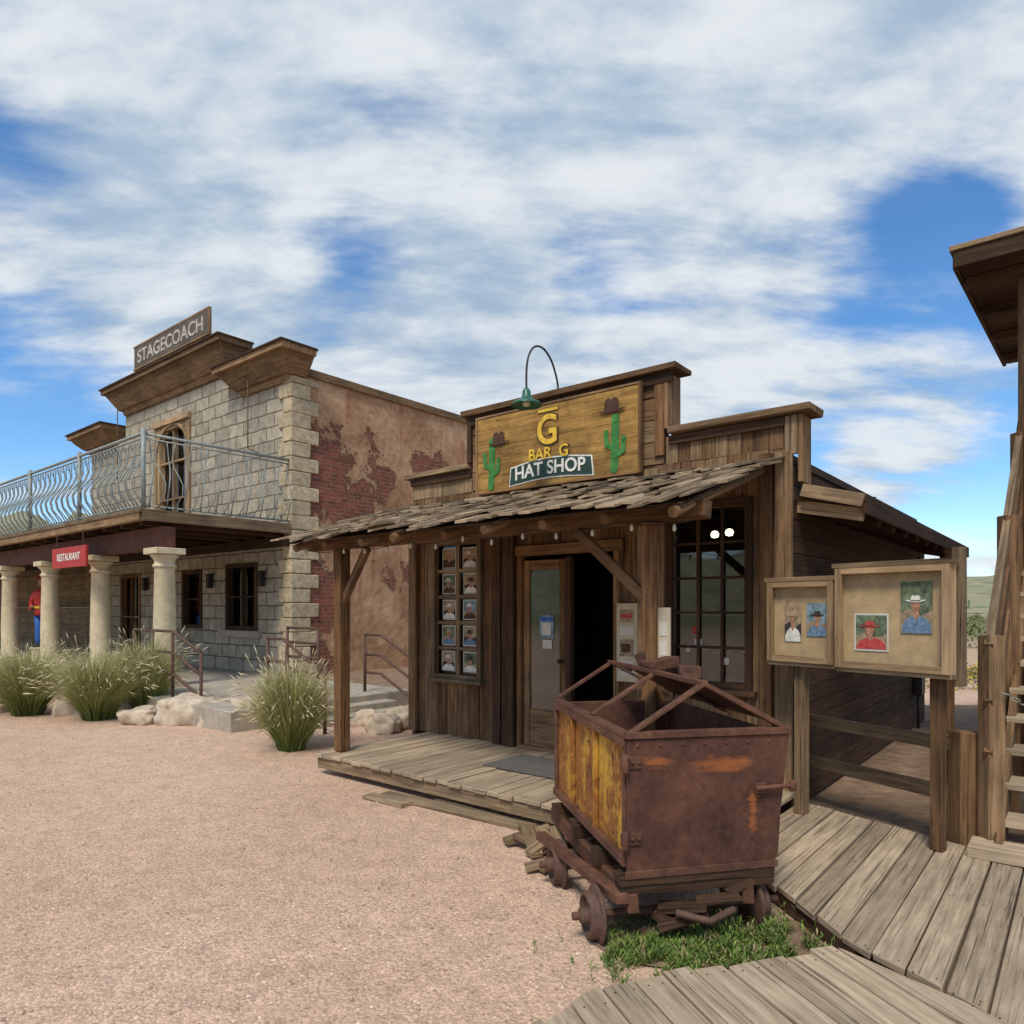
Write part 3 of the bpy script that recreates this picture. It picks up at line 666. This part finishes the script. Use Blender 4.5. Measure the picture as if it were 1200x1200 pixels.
w.beam(K.p(ap-.02,-.7,za+.03),K.p(ap+.16,-.72,za+.06),.16,.05,M_rust,.015); w.beam(K.p(ap+.04,-.9,za+.02),K.p(ap+.02,-.93,za+.10),.05,.05,M_rust,.01)
w.beam(K.p(ap+.14,-.6,za+.02),K.p(ap+.27,-.6,za+.0),.05,.06,M_rust,.01)
w.build(cart,.002)
w=MB('chassis')
for t_ in (.0,.62): w.beam(K.p(t_,.05,.235),K.p(t_,-1.5,.235),.06,.09,M_rust,.004)
for d_ in (-.02,-.42,-.85,-1.3): w.beam(K.p(-.06,d_,.32),K.p(.78,d_,.32),.1,.08,W_dark,.01)
for d_ in (-.1,-.82):
    w.tube([K.p(-.27,d_,.135),K.p(.87,d_,.135)],.022,M_rust,8)
    for t_,s_ in ((-.17,-1),(.74,1)):
        w.lathe(K.p(t_-.04*s_,d_,.135),K.x*s_,[(0,-.005),(.03,-.01),(.035,.0),(.13,.0),(.148,.005),(.148,.018),(.118,.024),(.112,.07),(.095,.075),(.09,.045),(.04,.045),(.038,.10),(.022,.105),(0,.105)],M_rustr,24)
for k in range(12):
    a=K.p(R(.02,.5),R(-.6,.08),R(.10,.26)); an=R(-.5,.6); l=R(.12,.28); w.beam(a,a+Vector((math.cos(an)*l,math.sin(an)*l,R(-.07,.07))),.08,.035,W_dark,.01)
w.beam(K.p(-.06,.06,.27),K.p(-.2,-1.1,.22),.07,.05,M_rust,.005)
w.tube([K.p(.2,.1,.2),K.p(.35,.16,.17),K.p(.5,.12,.2)],.02,M_rustr,8)
w.build(cart,.003)
# ================================================================== WEEDS
w=MB('soil_patch'); c0=Vector((.98,3.5)); w.poly([(c0.x+(.60+.09*noise.noise(Vector((math.cos(i*.2618)*2,math.sin(i*.2618)*2,3))))*math.cos(i*.2618)*1.0,c0.y+(.36+.06*noise.noise(Vector((math.cos(i*.2618)*2,math.sin(i*.2618)*2,9))))*math.sin(i*.2618)+.1,gz(c0.x,c0.y)+.006) for i in range(24)],M_soil); w.build(recalc=False)
wd_=MB('weeds')
def leaf(p,d,l,wi,m):
    d=d.normalized(); sd_=d.cross(Z); sd_.normalize() if sd_.length>.01 else None
    q=p+d*l*.5+Z*.1*l; e_=p+d*l-Z*.1*l
    wd_.poly([p,q+sd_*wi,e_,q-sd_*wi],m)
for i in range(3800):
    k=random.random()
    if k<.5: x,y=random.gauss(1.22,.17),random.gauss(3.42,.14)
    elif k<.8: x,y=random.gauss(.74,.15),random.gauss(3.36,.10)
    else: x,y=R(.45,1.6),R(3.1,3.9)
    if x>1.53 or y<3.0+.31*(x-.7): continue
    if noise.noise(Vector((x*6,y*6,1)))<-.12: continue
    n_=random.randint(3,5); hgt=R(.02,.12)*(1.25 if x>1 else .6)
    m_=random.choices([M_leaf,M_leaf2,M_dry],[.6,.28,.12])[0]
    for q in range(n_):
        an=R(0,6.28); base=Vector((x,y,gz(x,y)+hgt*q/n_*R(.3,1)))
        leaf(base,Vector((math.cos(an),math.sin(an),R(.5,2.2))),R(.02,.06),R(.002,.006),m_)
wd_.build(recalc=False)
# ================================================================== FOUNTAIN GRASS
def fgrass(x,y,rad,h,nb):
    m=MB('fountain_grass')
    for i in range(nb):
        an=R(0,6.28); out=rad*random.random()**.55; hh=h*R(.45,1.0)*(1-.25*(out/rad)**2)
        p0=Vector((x+math.cos(an)*rad*.25*R(0,1),y+math.sin(an)*rad*.25*R(0,1),gz(x,y)-.02)); dr=Vector((math.cos(an+R(-.3,.3)),math.sin(an+R(-.3,.3)),0))
        a2=R(0,3.14); side=Vector((math.cos(a2),math.sin(a2),0)); wv=R(.003,.007); r=R(0,1)
        pts=[]
        droop=R(0,.9)
        for k in range(6):
            s=k/5; pts.append(p0+dr*out*(s**1.4)+Z*hh*(s*(1+droop*.6)-droop*s**3*.9))
        b=len(m.v)
        for k,p in enumerate(pts):
            ww=wv*(1-k/5.3); m.v+=[p-side*ww,p+side*ww]
        for k in range(5): m.face([b+2*k,b+2*k+1,b+2*k+3,b+2*k+2],[(0,k/5),(1,k/5),(1,(k+1)/5),(0,(k+1)/5)],M_grass,r)
        if random.random()<.07:
            e_=pts[-1]; d_=(pts[-1]-pts[-2]).normalized(); L=R(.08,.14)
            m.tube([e_-d_*.02,e_+d_*L*.4,e_+d_*L-Z*.01],[.003,.007,.002],M_plume,4)
    m.build(recalc=False)
fgrass(-7.75,11.2,.85,1.4,3200)
fgrass(-6.35,10.75,.85,1.4,3200); fgrass(-5.85,11.2,.65,1.6,2400)
fgrass(-2.66,8.45,.60,1.3,3600); fgrass(-9.3,11.9,.6,1.1,1500)
import bmesh
def boulder(x,y,sx_,sy_,sz_,seed,rot=0):
    bm=bmesh.new(); bmesh.ops.create_icosphere(bm,subdivisions=4,radius=1)
    for v_ in bm.verts:
        c=v_.co.copy(); k=1+.32*noise.fractal(c*1.5+Vector((seed,0,0)),1,2,6)
        c=Vector([math.copysign(abs(q)**.7,q) for q in c])*k
        v_.co=Vector((c.x*sx_,c.y*sy_,c.z*sz_))
    me=bpy.data.meshes.new('boulder'); bm.to_mesh(me); bm.free(); me.materials.append(M_rock)
    ob=bpy.data.objects.new('boulder',me); sc.collection.objects.link(ob); ob.location=(x,y,sz_*.45); ob.rotation_euler=(0,0,rot)
    for p in me.polygons: p.use_smooth=True
boulder(-4.75,10.45,.52,.35,.26,1,.2); boulder(-3.85,10.3,.34,.3,.26,5,.5); boulder(-6.95,11.3,.4,.3,.22,9,.3); boulder(-8.6,11.4,.3,.25,.15,13); boulder(-3.2,9.9,.26,.2,.18,17)
boulder(-1.75,9.6,.2,.2,.16,23); boulder(-1.55,9.95,.22,.2,.2,29); boulder(-5.5,10.35,.25,.22,.15,31); boulder(-2.1,10.1,.2,.16,.14,37); boulder(-4.3,10.1,.2,.18,.14,41)
# ================================================================== STONE BUILDING
Lf=F((-4.49,14.27),(-.773,.634),(-.634,-.773))
sb=empty('stone_building')
w=MB('front_wall')
ho=[(1.28,2.6,1.2,2.68),(4.4,6.0,3.5,6.3),(7.05,8.3,.3,2.6),(3.7,4.7,1.2,2.6)]
wall_holes(w,Lf,0,2.5,0,6.45,-.3,0,ho,M_stone); wall_holes(w,Lf,2.5,8.0,0,7.1,-.3,0,ho,M_stone); wall_holes(w,Lf,8.0,10.4,0,6.3,-.3,0,ho,M_stone)
w.build(sb)
w=MB('lower_wing_wall')
z=.3
while z<3.3: w.fb(Lf,10.41,22,-.3,-.02+R(0,.015),z,z+.17,W_trim); z+=.175
w.build(sb)
w=MB('side_wall')
Ls=F((-4.49,14.27),(.634,.773),(.773,-.634))
w.fb(Ls,0,9.5,-.3,0.0,0,6.5,M_stucco,abs_=True); w.fb(Ls,.35,9.6,-.35,.06,6.5,6.66,W_corn)
w.fb(Lf,.3,10.4,-9.5,-9.2,0,6.4,M_stucco,abs_=True); w.fb(Lf,10.1,10.4,-9.2,-.3,0,6.3,M_stucco,abs_=True); w.fb(Lf,.3,10.1,-9.2,-.3,6.1,6.2,M_conc)
w.build(sb)
w=MB('quoins'); z=.3; k=0
while z<6.4:
    h_=.30; a=.42 if k%2 else .26; b=.62 if not k%2 else .42
    w.fb(Lf,-.05,a,-b,.05,z,min(z+h_-.012,6.44),M_quoin,j=.008); z+=h_; k+=1
w.build(sb,.015)
w=MB('cornices')
def cornice(t0,t1,zt_,h_,o=.5,back=.3):
    z0=zt_-h_; z1=zt_-.14
    lv=[(z0,.06),(z0+.12,.10),(z0+.12,.16),(z1-.1,o-.14),(z1,o-.08)]
    def ring(z,q): return [Lf.p(t0-q*0+(o-q),-back,z),Lf.p(t1-(o-q),-back,z),Lf.p(t1-(o-q),q,z),Lf.p(t0+(o-q),q,z)]
    for i in range(len(lv)-1):
        if abs(lv[i+1][0]-lv[i][0])<1e-6: continue
        w.box8(ring(*lv[i])+ring(*lv[i+1]),W_corn)
    w.fb(Lf,t0,t1,-back,o,z1,zt_-.03,W_corn,j=.004); w.fb(Lf,t0-.03,t1+.03,-back-.02,o+.04,zt_-.03,zt_+.01,W_dark)
cornice(-.42,2.3,6.95,.62); cornice(2.0,8.4,7.66,.68); cornice(8.38,10.9,6.8,.55)
w.build(sb)
w=MB('openings')
def lwin(t0,t1,z0,z1,nx,nz,fm,fw=.09,bk=M_int,bd=-.6):
    w.fb(Lf,t0,t0+fw,-.12,.03,z0,z1,fm,'z'); w.fb(Lf,t1-fw,t1,-.12,.03,z0,z1,fm,'z'); w.fb(Lf,t0+fw,t1-fw,-.12,.03,z1-fw,z1,fm); w.fb(Lf,t0+fw,t1-fw,-.12,.03,z0,z0+fw,fm)
    for i in range(1,nx): x=t0+(t1-t0)*i/nx; w.fb(Lf,x-.025,x+.025,-.11,.0,z0+fw,z1-fw,fm,'z')
    for i in range(1,nz): z=z0+(z1-z0)*i/nz; w.fb(Lf,t0+fw,t1-fw,-.1,-.01,z-.02,z+.02,fm)
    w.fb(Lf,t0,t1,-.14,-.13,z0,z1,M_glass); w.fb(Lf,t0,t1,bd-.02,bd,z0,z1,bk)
lwin(1.28,2.6,1.2,2.68,2,2,W_dark); lwin(4.4,6.0,3.5,6.3,2,3,W_lite,.12,M_curt,-.22); lwin(3.7,4.7,1.2,2.6,1,2,W_dark); lwin(7.05,8.3,.3,2.6,2,2,W_warm)
arc=[(5.2+.80*math.cos(q*math.pi/12),5.72+.58*math.sin(q*math.pi/12)) for q in range(13)]
for s_ in (0,1):
    pts=[arc[q] for q in (range(0,7) if s_==0 else range(12,5,-1))]
    pts+= [(5.2,6.3),(6.0 if s_==0 else 4.4,6.3)]
    w.prism(Lf,pts,-.115,-.005 if s_ else -.007,M_quoin)
for q in range(12):
    a,b=arc[q],arc[q+1]; w.beam(Lf.p(a[0],.02,a[1]),Lf.p(b[0],.02,b[1]),.07,.08,W_lite)
w.fb(Lf,4.25,6.15,.001,.09,6.31,6.45,W_lite); w.fb(Lf,4.25,4.39,.001,.05,3.5,6.3,W_lite,'z'); w.fb(Lf,6.01,6.15,.001,.05,3.5,6.3,W_lite,'z')
w.fb(Lf,1.1,2.78,.001,.1,1.05,1.19,M_conc)
w.tube([Lf.p(.9,.45,6.4),Lf.p(.9,.45,5.0),Lf.p(.9,.05,4.9)],.012,M_rustr); w.tube([Lf.p(7.4,.45,7.0),Lf.p(7.4,.45,5.0)],.012,M_rustr)
w.build(sb)
w=MB('balcony')
k=0; t=0
while t<22:
    w.fb(Lf,t,min(t+.2,22)-.006,.001,2.94,3.34,3.39,W_old,'d'); t+=.2
w.fb(Lf,0.0,22,2.86,2.98,3.2,3.335,W_corn); w.fb(Lf,-.05,22,2.945,3.0,3.337,3.4,W_trim); w.fb(Lf,-.06,.0,.06,2.94,3.2,3.4,W_trim,'d')
for i in range(28): w.fb(Lf,.2+i*.8,.3+i*.8,.01,2.85,3.14,3.335,W_dark,'d')
w.fb(Lf,.0,22,2.36,2.6,2.75,3.13,plain('porch_beam_red',(.12,.05,.033),.8,.3)); w.fb(Lf,.0,22,.05,.2,2.95,3.13,W_dark)
w.build(sb)
w=MB('balcony_railing')
def baluster(t,d,ou,al,sg_):
    p=Lf.p(t,d,0); pr_=[(3.46,0,0),(3.56,.07,.02),(3.70,.17,.05),(3.86,.20,.04),(4.02,.13,0),(4.18,.03,-.04),(4.34,-.03,-.045),(4.5,-.015,-.02),(4.62,0,0)]
    w.tube([p+ou*o+al*(q*sg_)+Z*z for z,o,q in pr_],.012,M_railm,4)
t=0;k=0
while t<21.9: baluster(t+.05,2.9,Lf.d,Lf.x,1 if k%2 else -1); t+=.15; k+=1
d=.1
while d<2.85: baluster(0.02,d,-Lf.x,Lf.d,1 if k%2 else -1); d+=.15; k+=1
for z,r_ in ((3.46,.02),(4.62,.016),(4.70,.03)): w.tube([Lf.p(22,2.9,z),Lf.p(0.02,2.9,z),Lf.p(.02,.05,z)],r_,M_railm,6)
t=.2
while t<21.8:
    c_=Lf.p(t,2.9,4.535); w.tube([c_+Lf.x*(.05*math.cos(a*.785))+Z*(.05*math.sin(a*.785)) for a in range(9)],.007,M_railm,3); t+=.3
for t in (0.02,2.9,5.8,8.7,11.6,14.5,17.4): w.tube([Lf.p(t,2.9,3.4),Lf.p(t,2.9,4.78)],.04,M_railm,8)
w.build(sb)
w=MB('columns')
for t in (.15,3.0,5.9,8.8,11.7,14.6,17.5):
    o=Lf.p(t,2.48,.3); w.lathe(o,Z,[(0,.12),(.25,.12),(.25,.16),(.2,.2),(.185,.22),(.19,.9),(.165,2.1),(.20,2.12),(.20,2.15),(.17,2.17),(.17,2.24),(.24,2.32),(.24,2.34),(0,2.34)],M_col,28)
    w.fb(Lf,t-.26,t+.26,2.22,2.74,.3,.42,M_col); w.fb(Lf,t-.26,t+.26,2.22,2.74,2.64,2.75,M_col)
w.build(sb,.01)
w=MB('porch_floor')
w.fb(Lf,-3.6,22,.0,3.3,-.05,.3,M_conc); w.fb(Lf,-3.88,-3.6,.6,2.6,-.05,.2,M_conc); w.fb(Lf,-4.16,-3.88,.6,2.6,-.05,.1,M_conc)
w.fb(Lf,-3.6,-.0,-5,.0,-.05,.29,M_soil)
w.build(sb,.01)
w=MB('porch_ceiling_sconces')
for t in (1.0,3.2,6.6): w.fb(Lf,t-.06,t+.06,.04,.14,2.15,2.45,M_pipe); w.fb(Lf,t-.02,t+.02,.0,.04,2.3,2.34,M_pipe); w.fb(Lf,t-.08,t+.08,.02,.16,2.451,2.48,M_pipe)
w.build(sb)
w=MB('roof_sign')
w.fb(Lf,2.9,6.8,.22,.27,7.95,8.5,W_greyg); w.fb(Lf,2.86,6.84,.21,.28,8.5,8.54,W_corn); w.fb(Lf,2.86,6.84,.21,.28,7.91,7.95,W_corn); w.fb(Lf,2.86,2.9,.21,.28,7.95,8.5,W_corn,'z')
w.text(Lf,'STAGECOACH',4.85,8.21,.46,.275,plain('faded_letter_paint',(.46,.42,.36),.8,.4,12),-1,sx=1.15)
for t in (3.2,4.8,6.5): w.beam(Lf.p(t,.18,7.67),Lf.p(t,.18,8.4),.07,.07,W_dark)
w.build(sb)
w=MB('restaurant_sign'); w.fb(Lf,2.2,4.0,2.99,3.03,2.5,2.9,M_red); w.text(Lf,'RESTAURANT',3.1,2.7,.20,3.035,M_white,-1,ext=.002); w.tube([Lf.p(2.4,3.01,2.9),Lf.p(2.4,3.01,3.2)],.01,M_pipe,5); w.tube([Lf.p(3.8,3.01,2.9),Lf.p(3.8,3.01,3.2)],.01,M_pipe,5); w.build(None,.006)
def hrail(pts,posts,zs,nm='metal_handrail'):
    m=MB(nm)
    for o in zs: m.tube([p+Z*o for p in pts],.024,M_rustr,8)
    for p in posts: m.tube([p,p+Z*zs[0]],.026,M_rustr,8)
    m.build()
hrail([Lf.p(-.1,3.1,.3),Lf.p(-1.5,3.1,.3),Lf.p(-2.4,3.1,-.0)],[Lf.p(-.1,3.1,.3),Lf.p(-.8,3.1,.3),Lf.p(-1.5,3.1,.3),Lf.p(-2.4,3.1,0)],(1.03,.7,.37))
hrail([Lf.p(-1.7,1.2,.3),Lf.p(-2.6,1.2,.3)],[Lf.p(-1.7,1.2,.3),Lf.p(-2.6,1.2,.3)],(1.05,.8,.55,.3))
hrail([Lf.p(-3.2,2.5,.3),Lf.p(-3.6,2.5,.3),Lf.p(-4.25,2.5,.0),Lf.p(-4.6,2.5,.0)],[Lf.p(-3.2,2.5,.3),Lf.p(-3.7,2.5,.2),Lf.p(-4.6,2.5,0)],(.95,.62,.32))
hrail([Lf.p(-3.2,.7,.3),Lf.p(-3.6,.7,.3),Lf.p(-4.25,.7,.0),Lf.p(-4.6,.7,0)],[Lf.p(-3.2,.7,.3),Lf.p(-4.6,.7,0)],(.95,.62,.32))
st_=empty('painted_wooden_statue'); w=MB('figure'); o=Lf.p(8.3,1.9,.3)
w.lathe(o,Z,[(0,0),(.3,0),(.3,.05),(.26,.08),(.26,.34),(.3,.38),(0,.38)],M_cab,16)
for s_ in (-1,1):
    w.tube([o+Vector((s_*.1,0,.4)),o+Vector((s_*.1,-.01,.6)),o+Vector((s_*.1,0,.85)),o+Vector((s_*.09,0,1.25))],[.065,.08,.085,.12],M_blue,12)
    w.tube([o+Vector((s_*.1,.05,.42)),o+Vector((s_*.11,-.2,.42))],[.07,.045],M_dk,8)
w.lathe(o+Z*1.2,Z,[(0,0),(.2,0),(.19,.12),(.17,.2),(.2,.38),(.225,.55),(.18,.64),(.07,.68),(.055,.76),(0,.76)],M_red,16)
w.lathe(o+Z*1.93,Z,[(0,0),(.07,.02),(.095,.1),(.095,.17),(.07,.24),(0,.27)],M_skin,14)
w.lathe(o+Z*2.13,Z,[(0,0),(.17,0),(.17,.02),(.1,.03),(.11,.16),(0,.19)],M_red,14)
w.lathe(o+Z*1.37,Z,[(.185,0),(.195,.0),(.195,.06),(.17,.06)],M_gold,14)
for s_ in (-1,1):
    w.tube([o+Vector((s_*.2,0,1.8)),o+Vector((s_*.29,0,1.58)),o+Vector((s_*.27,-.05,1.36)),o+Vector((s_*.14,-.22,1.42))],[.07,.06,.05,.04],M_red,10)
    w.tube([o+Vector((s_*.14,-.22,1.42)),o+Vector((s_*.09,-.27,1.44))],[.035,.03],M_skin,8)
w.build(st_)
# ================================================================== MESSAGE BOARD
Bf=F((2.05,5.5),(.563,-.826),(-.826,-.563))
mb_=empty('display_board')
def cabinet(name,t0,t1,z0,z1,d0,dp,cards):
    w=MB(name); fw=.045
    w.fb(Bf,t0,t1,d0,d0+.015,z0,z1,M_cork)
    w.fb(Bf,t0,t0+fw*.6,d0+.016,d0+dp,z0,z1,W_lite,'z'); w.fb(Bf,t1-fw*.6,t1,d0+.016,d0+dp,z0,z1,W_lite,'z')
    w.fb(Bf,t0-.02,t1+.02,d0-.0,d0+dp+.02,z1,z1+.03,W_trim); w.fb(Bf,t0,t1,d0,d0+dp,z0-.03,z0,W_trim)
    for a,b,c,d_ in ((t0,t0+fw,z0,z1),(t1-fw,t1,z0,z1)): w.fb(Bf,a,b,d0+dp+.001,d0+dp+.016,c,d_,W_lite,'z')
    w.fb(Bf,t0+fw,t1-fw,d0+dp+.001,d0+dp+.015,z1-fw,z1,W_lite); w.fb(Bf,t0+fw,t1-fw,d0+dp+.001,d0+dp+.015,z0,z0+fw,W_lite)
    for c in cards: card(w,Bf,*c)
    w.build(mb_,.002)
dd=.018
cabinet('small_case',0.0,.545,1.29,1.90,0,.06,[(.19,1.60,.14,.32,dd,M_pt,M_white,M_cork,M_skin,False,True),(.39,1.61,.17,.25,dd,M_sky,M_shirt,M_dk,M_skin,False)])
cabinet('large_case',.575,1.33,1.28,1.98,.01,.075,[(.80,1.53,.24,.26,dd+.012,M_pg,M_pink,M_pink,M_skin,True,True),(1.10,1.70,.20,.34,dd+.012,M_pg,M_shirt,M_white,M_skin,False)])
w=MB('posts'); 
for t in (.22,1.2): w.fb(Bf,t-.035,t+.035,-.09,-.005,.13,1.88,W_old,'z',.004)
w.fb(Bf,1.29,1.35,-.1,-.02,1.2,2.08,W_trim,'z',.004)
w.build(mb_,.004)
w=MB('wooden_fence')
a,b=Vector((2.45,5.95,0)),Vector((3.05,4.74,0))
w.beam(a+Z*.76,b+Z*.76,.04,.09,W_trim,.004); w.beam(a+Z*.42,b+Z*.42,.04,.1,W_trim,.004)
for p,h_,s_ in ((a,.9,.1),(b+Vector((.03,0,0)),.86,.17)): w.beam(p,p+Z*h_,s_,s_,W_old,.008)
w.beam(b+Vector((-.02,.16,0)),b+Vector((-.02,.16,.8)),.1,.1,W_trim,.006)
w.build(None,.006)
w=MB('soil_patch'); w.poly([(2.2,6.0,.03),(3.0,4.6,.03),(4.6,4.4,.03),(6.5,7.5,.03),(8,12,.03),(6,12,.03)],M_soil); w.build(recalc=False)
# ================================================================== STAIRS
Sf=F((3.14,4.55),(.773,-.634),(.634,.773))
stw=empty('wooden_staircase'); w=MB('stairs')
for k in range(14):
    w.fb(Sf,.0,1.2,k*.27,k*.27+.3,.13+.19*(k+1)-.04,.13+.19*(k+1),W_grey,j=.004)
for t in (.03,1.17): w.beam(Sf.p(t,-.05,.1),Sf.p(t,3.9,2.85),.05,.26,W_old,.004)
for t in (.0,1.2):
    for s_ in (.0,1.3,2.6,3.85): w.beam(Sf.p(t-.02,s_,.05),Sf.p(t-.02,s_,1.52+s_*.7),.11,.11,W_old,.005)
    for o in (1.42,1.05,.72): w.beam(Sf.p(t-.03,-.05,o),Sf.p(t-.03,3.9,o+3.95*.7),.05,.12,W_trim if o>1.2 else W_old,.004)
w.fb(Sf,-.12,1.3,-.3,-.02,.135,.2,W_grey)
for i in range(22):
    s=i/21; c=Sf.p(.06+1.08*s,-.06,1.15-.22*math.sin(s*math.pi)); a=Vector((Sf.x.x,Sf.x.y,-.3*math.cos(s*math.pi))).normalized(); bq=Z if i%2 else Sf.d
    w.tube([c+a*(.028*math.cos(q*.785))+bq*(.012*math.sin(q*.785)) for q in range(9)],.004,M_railm,4)
w.build(stw,.003)
w=MB('landing'); w.fb(Sf,-.1,2.5,3.85,7.5,2.75,2.82,W_old); w.fb(Sf,-.1,2.5,3.85,3.93,2.5,2.74,W_dark)
for (t,s_) in ((0,7.4),(2.4,7.4),(2.4,3.9)): w.beam(Sf.p(t,s_,0),Sf.p(t,s_,5),.12,.12,W_old)
w.build(stw,.005)
w=MB('landing_roof')
Rf=F((4.14,6.5),(.773,-.634),(.66,.75))
w.beam(Rf.p(.5,.45,0),Rf.p(.5,.45,4.85),.13,.13,W_old)
for k in range(13): w.fb(Rf,.0,3.2,k*.27,k*.27+.262,4.87+R(0,.006),4.9,W_dark)
w.fb(Rf,-.03,3.2,-.04,-.003,4.85,5.0,W_dark); w.fb(Rf,-.04,-.003,-.0,3.5,4.85,5.0,W_dark,'d'); w.fb(Rf,-.06,3.2,-.06,3.55,5.005,5.05,W_trim)
for k in range(4): w.fb(Rf,.02,3.1,.3+k*.9,.4+k*.9,4.78,4.865,W_dark)
w.build(stw,.004)
# ================================================================== DESERT VEGETATION
def shrubs(name,spots,mat,flower=None):
    m=MB(name)
    for (x,y,r_,h_,n_) in spots:
        for i in range(n_):
            th=R(0,6.28); ph_=R(0,1); rr=r_*(.5+.5*random.random())*(1+.3*noise.noise(Vector((th,ph_*3,x))))
            c=Vector((x+math.cos(th)*rr*math.cos(ph_*1.5),y+math.sin(th)*rr*math.cos(ph_*1.5),h_*math.sin(ph_*1.5)*R(.6,1)))
            a=Vector((R(-1,1),R(-1,1),R(-1,1))).normalized(); b=a.cross(Vector((R(-1,1),R(-1,1),1))).normalized(); s_=r_*.09
            m.poly([c-a*s_,c+b*s_*.5,c+a*s_,c-b*s_*.5],flower if flower and random.random()<.3 else mat)
    m.build(recalc=False)
sp_=[]
for i in range(190):
    k=R(.55,.95) if i<140 else R(-1.3,1.6); y=26+110*random.random()**1.1; sp_.append((k*y,y+ (30 if i>=140 else 0),R(.6,1.5),R(.5,1.4),150))
shrubs('desert_shrubs',sp_,M_shrub)
shrubs('brittlebush',[(9.6+R(-1.2,1.2),14.6+R(-1,2),.4,.5,260) for i in range(6)],M_shrub,M_yel)
def saguaro(x,y,s):
    w=MB('saguaro_cactus'); o=Vector((x,y,0))
    def cyl(pts,r_): w.tube([o+Vector(p)*s for p in pts],[r_*.9*s]+[r_*s]*(len(pts)-2)+[r_*.4*s],M_mesq,10)
    cyl([(0,0,0),(0,0,2.5),(0,0,4.2),(0,0,4.4)],.24); cyl([(0,0,1.8),(.75,0,2.0),(.85,0,3.1),(.85,0,3.3)],.17); cyl([(0,0,1.5),(-.7,0,1.7),(-.78,0,2.6),(-.78,0,2.8)],.17)
    w.build()
saguaro(75,116,.9); saguaro(-60,110,1.2)
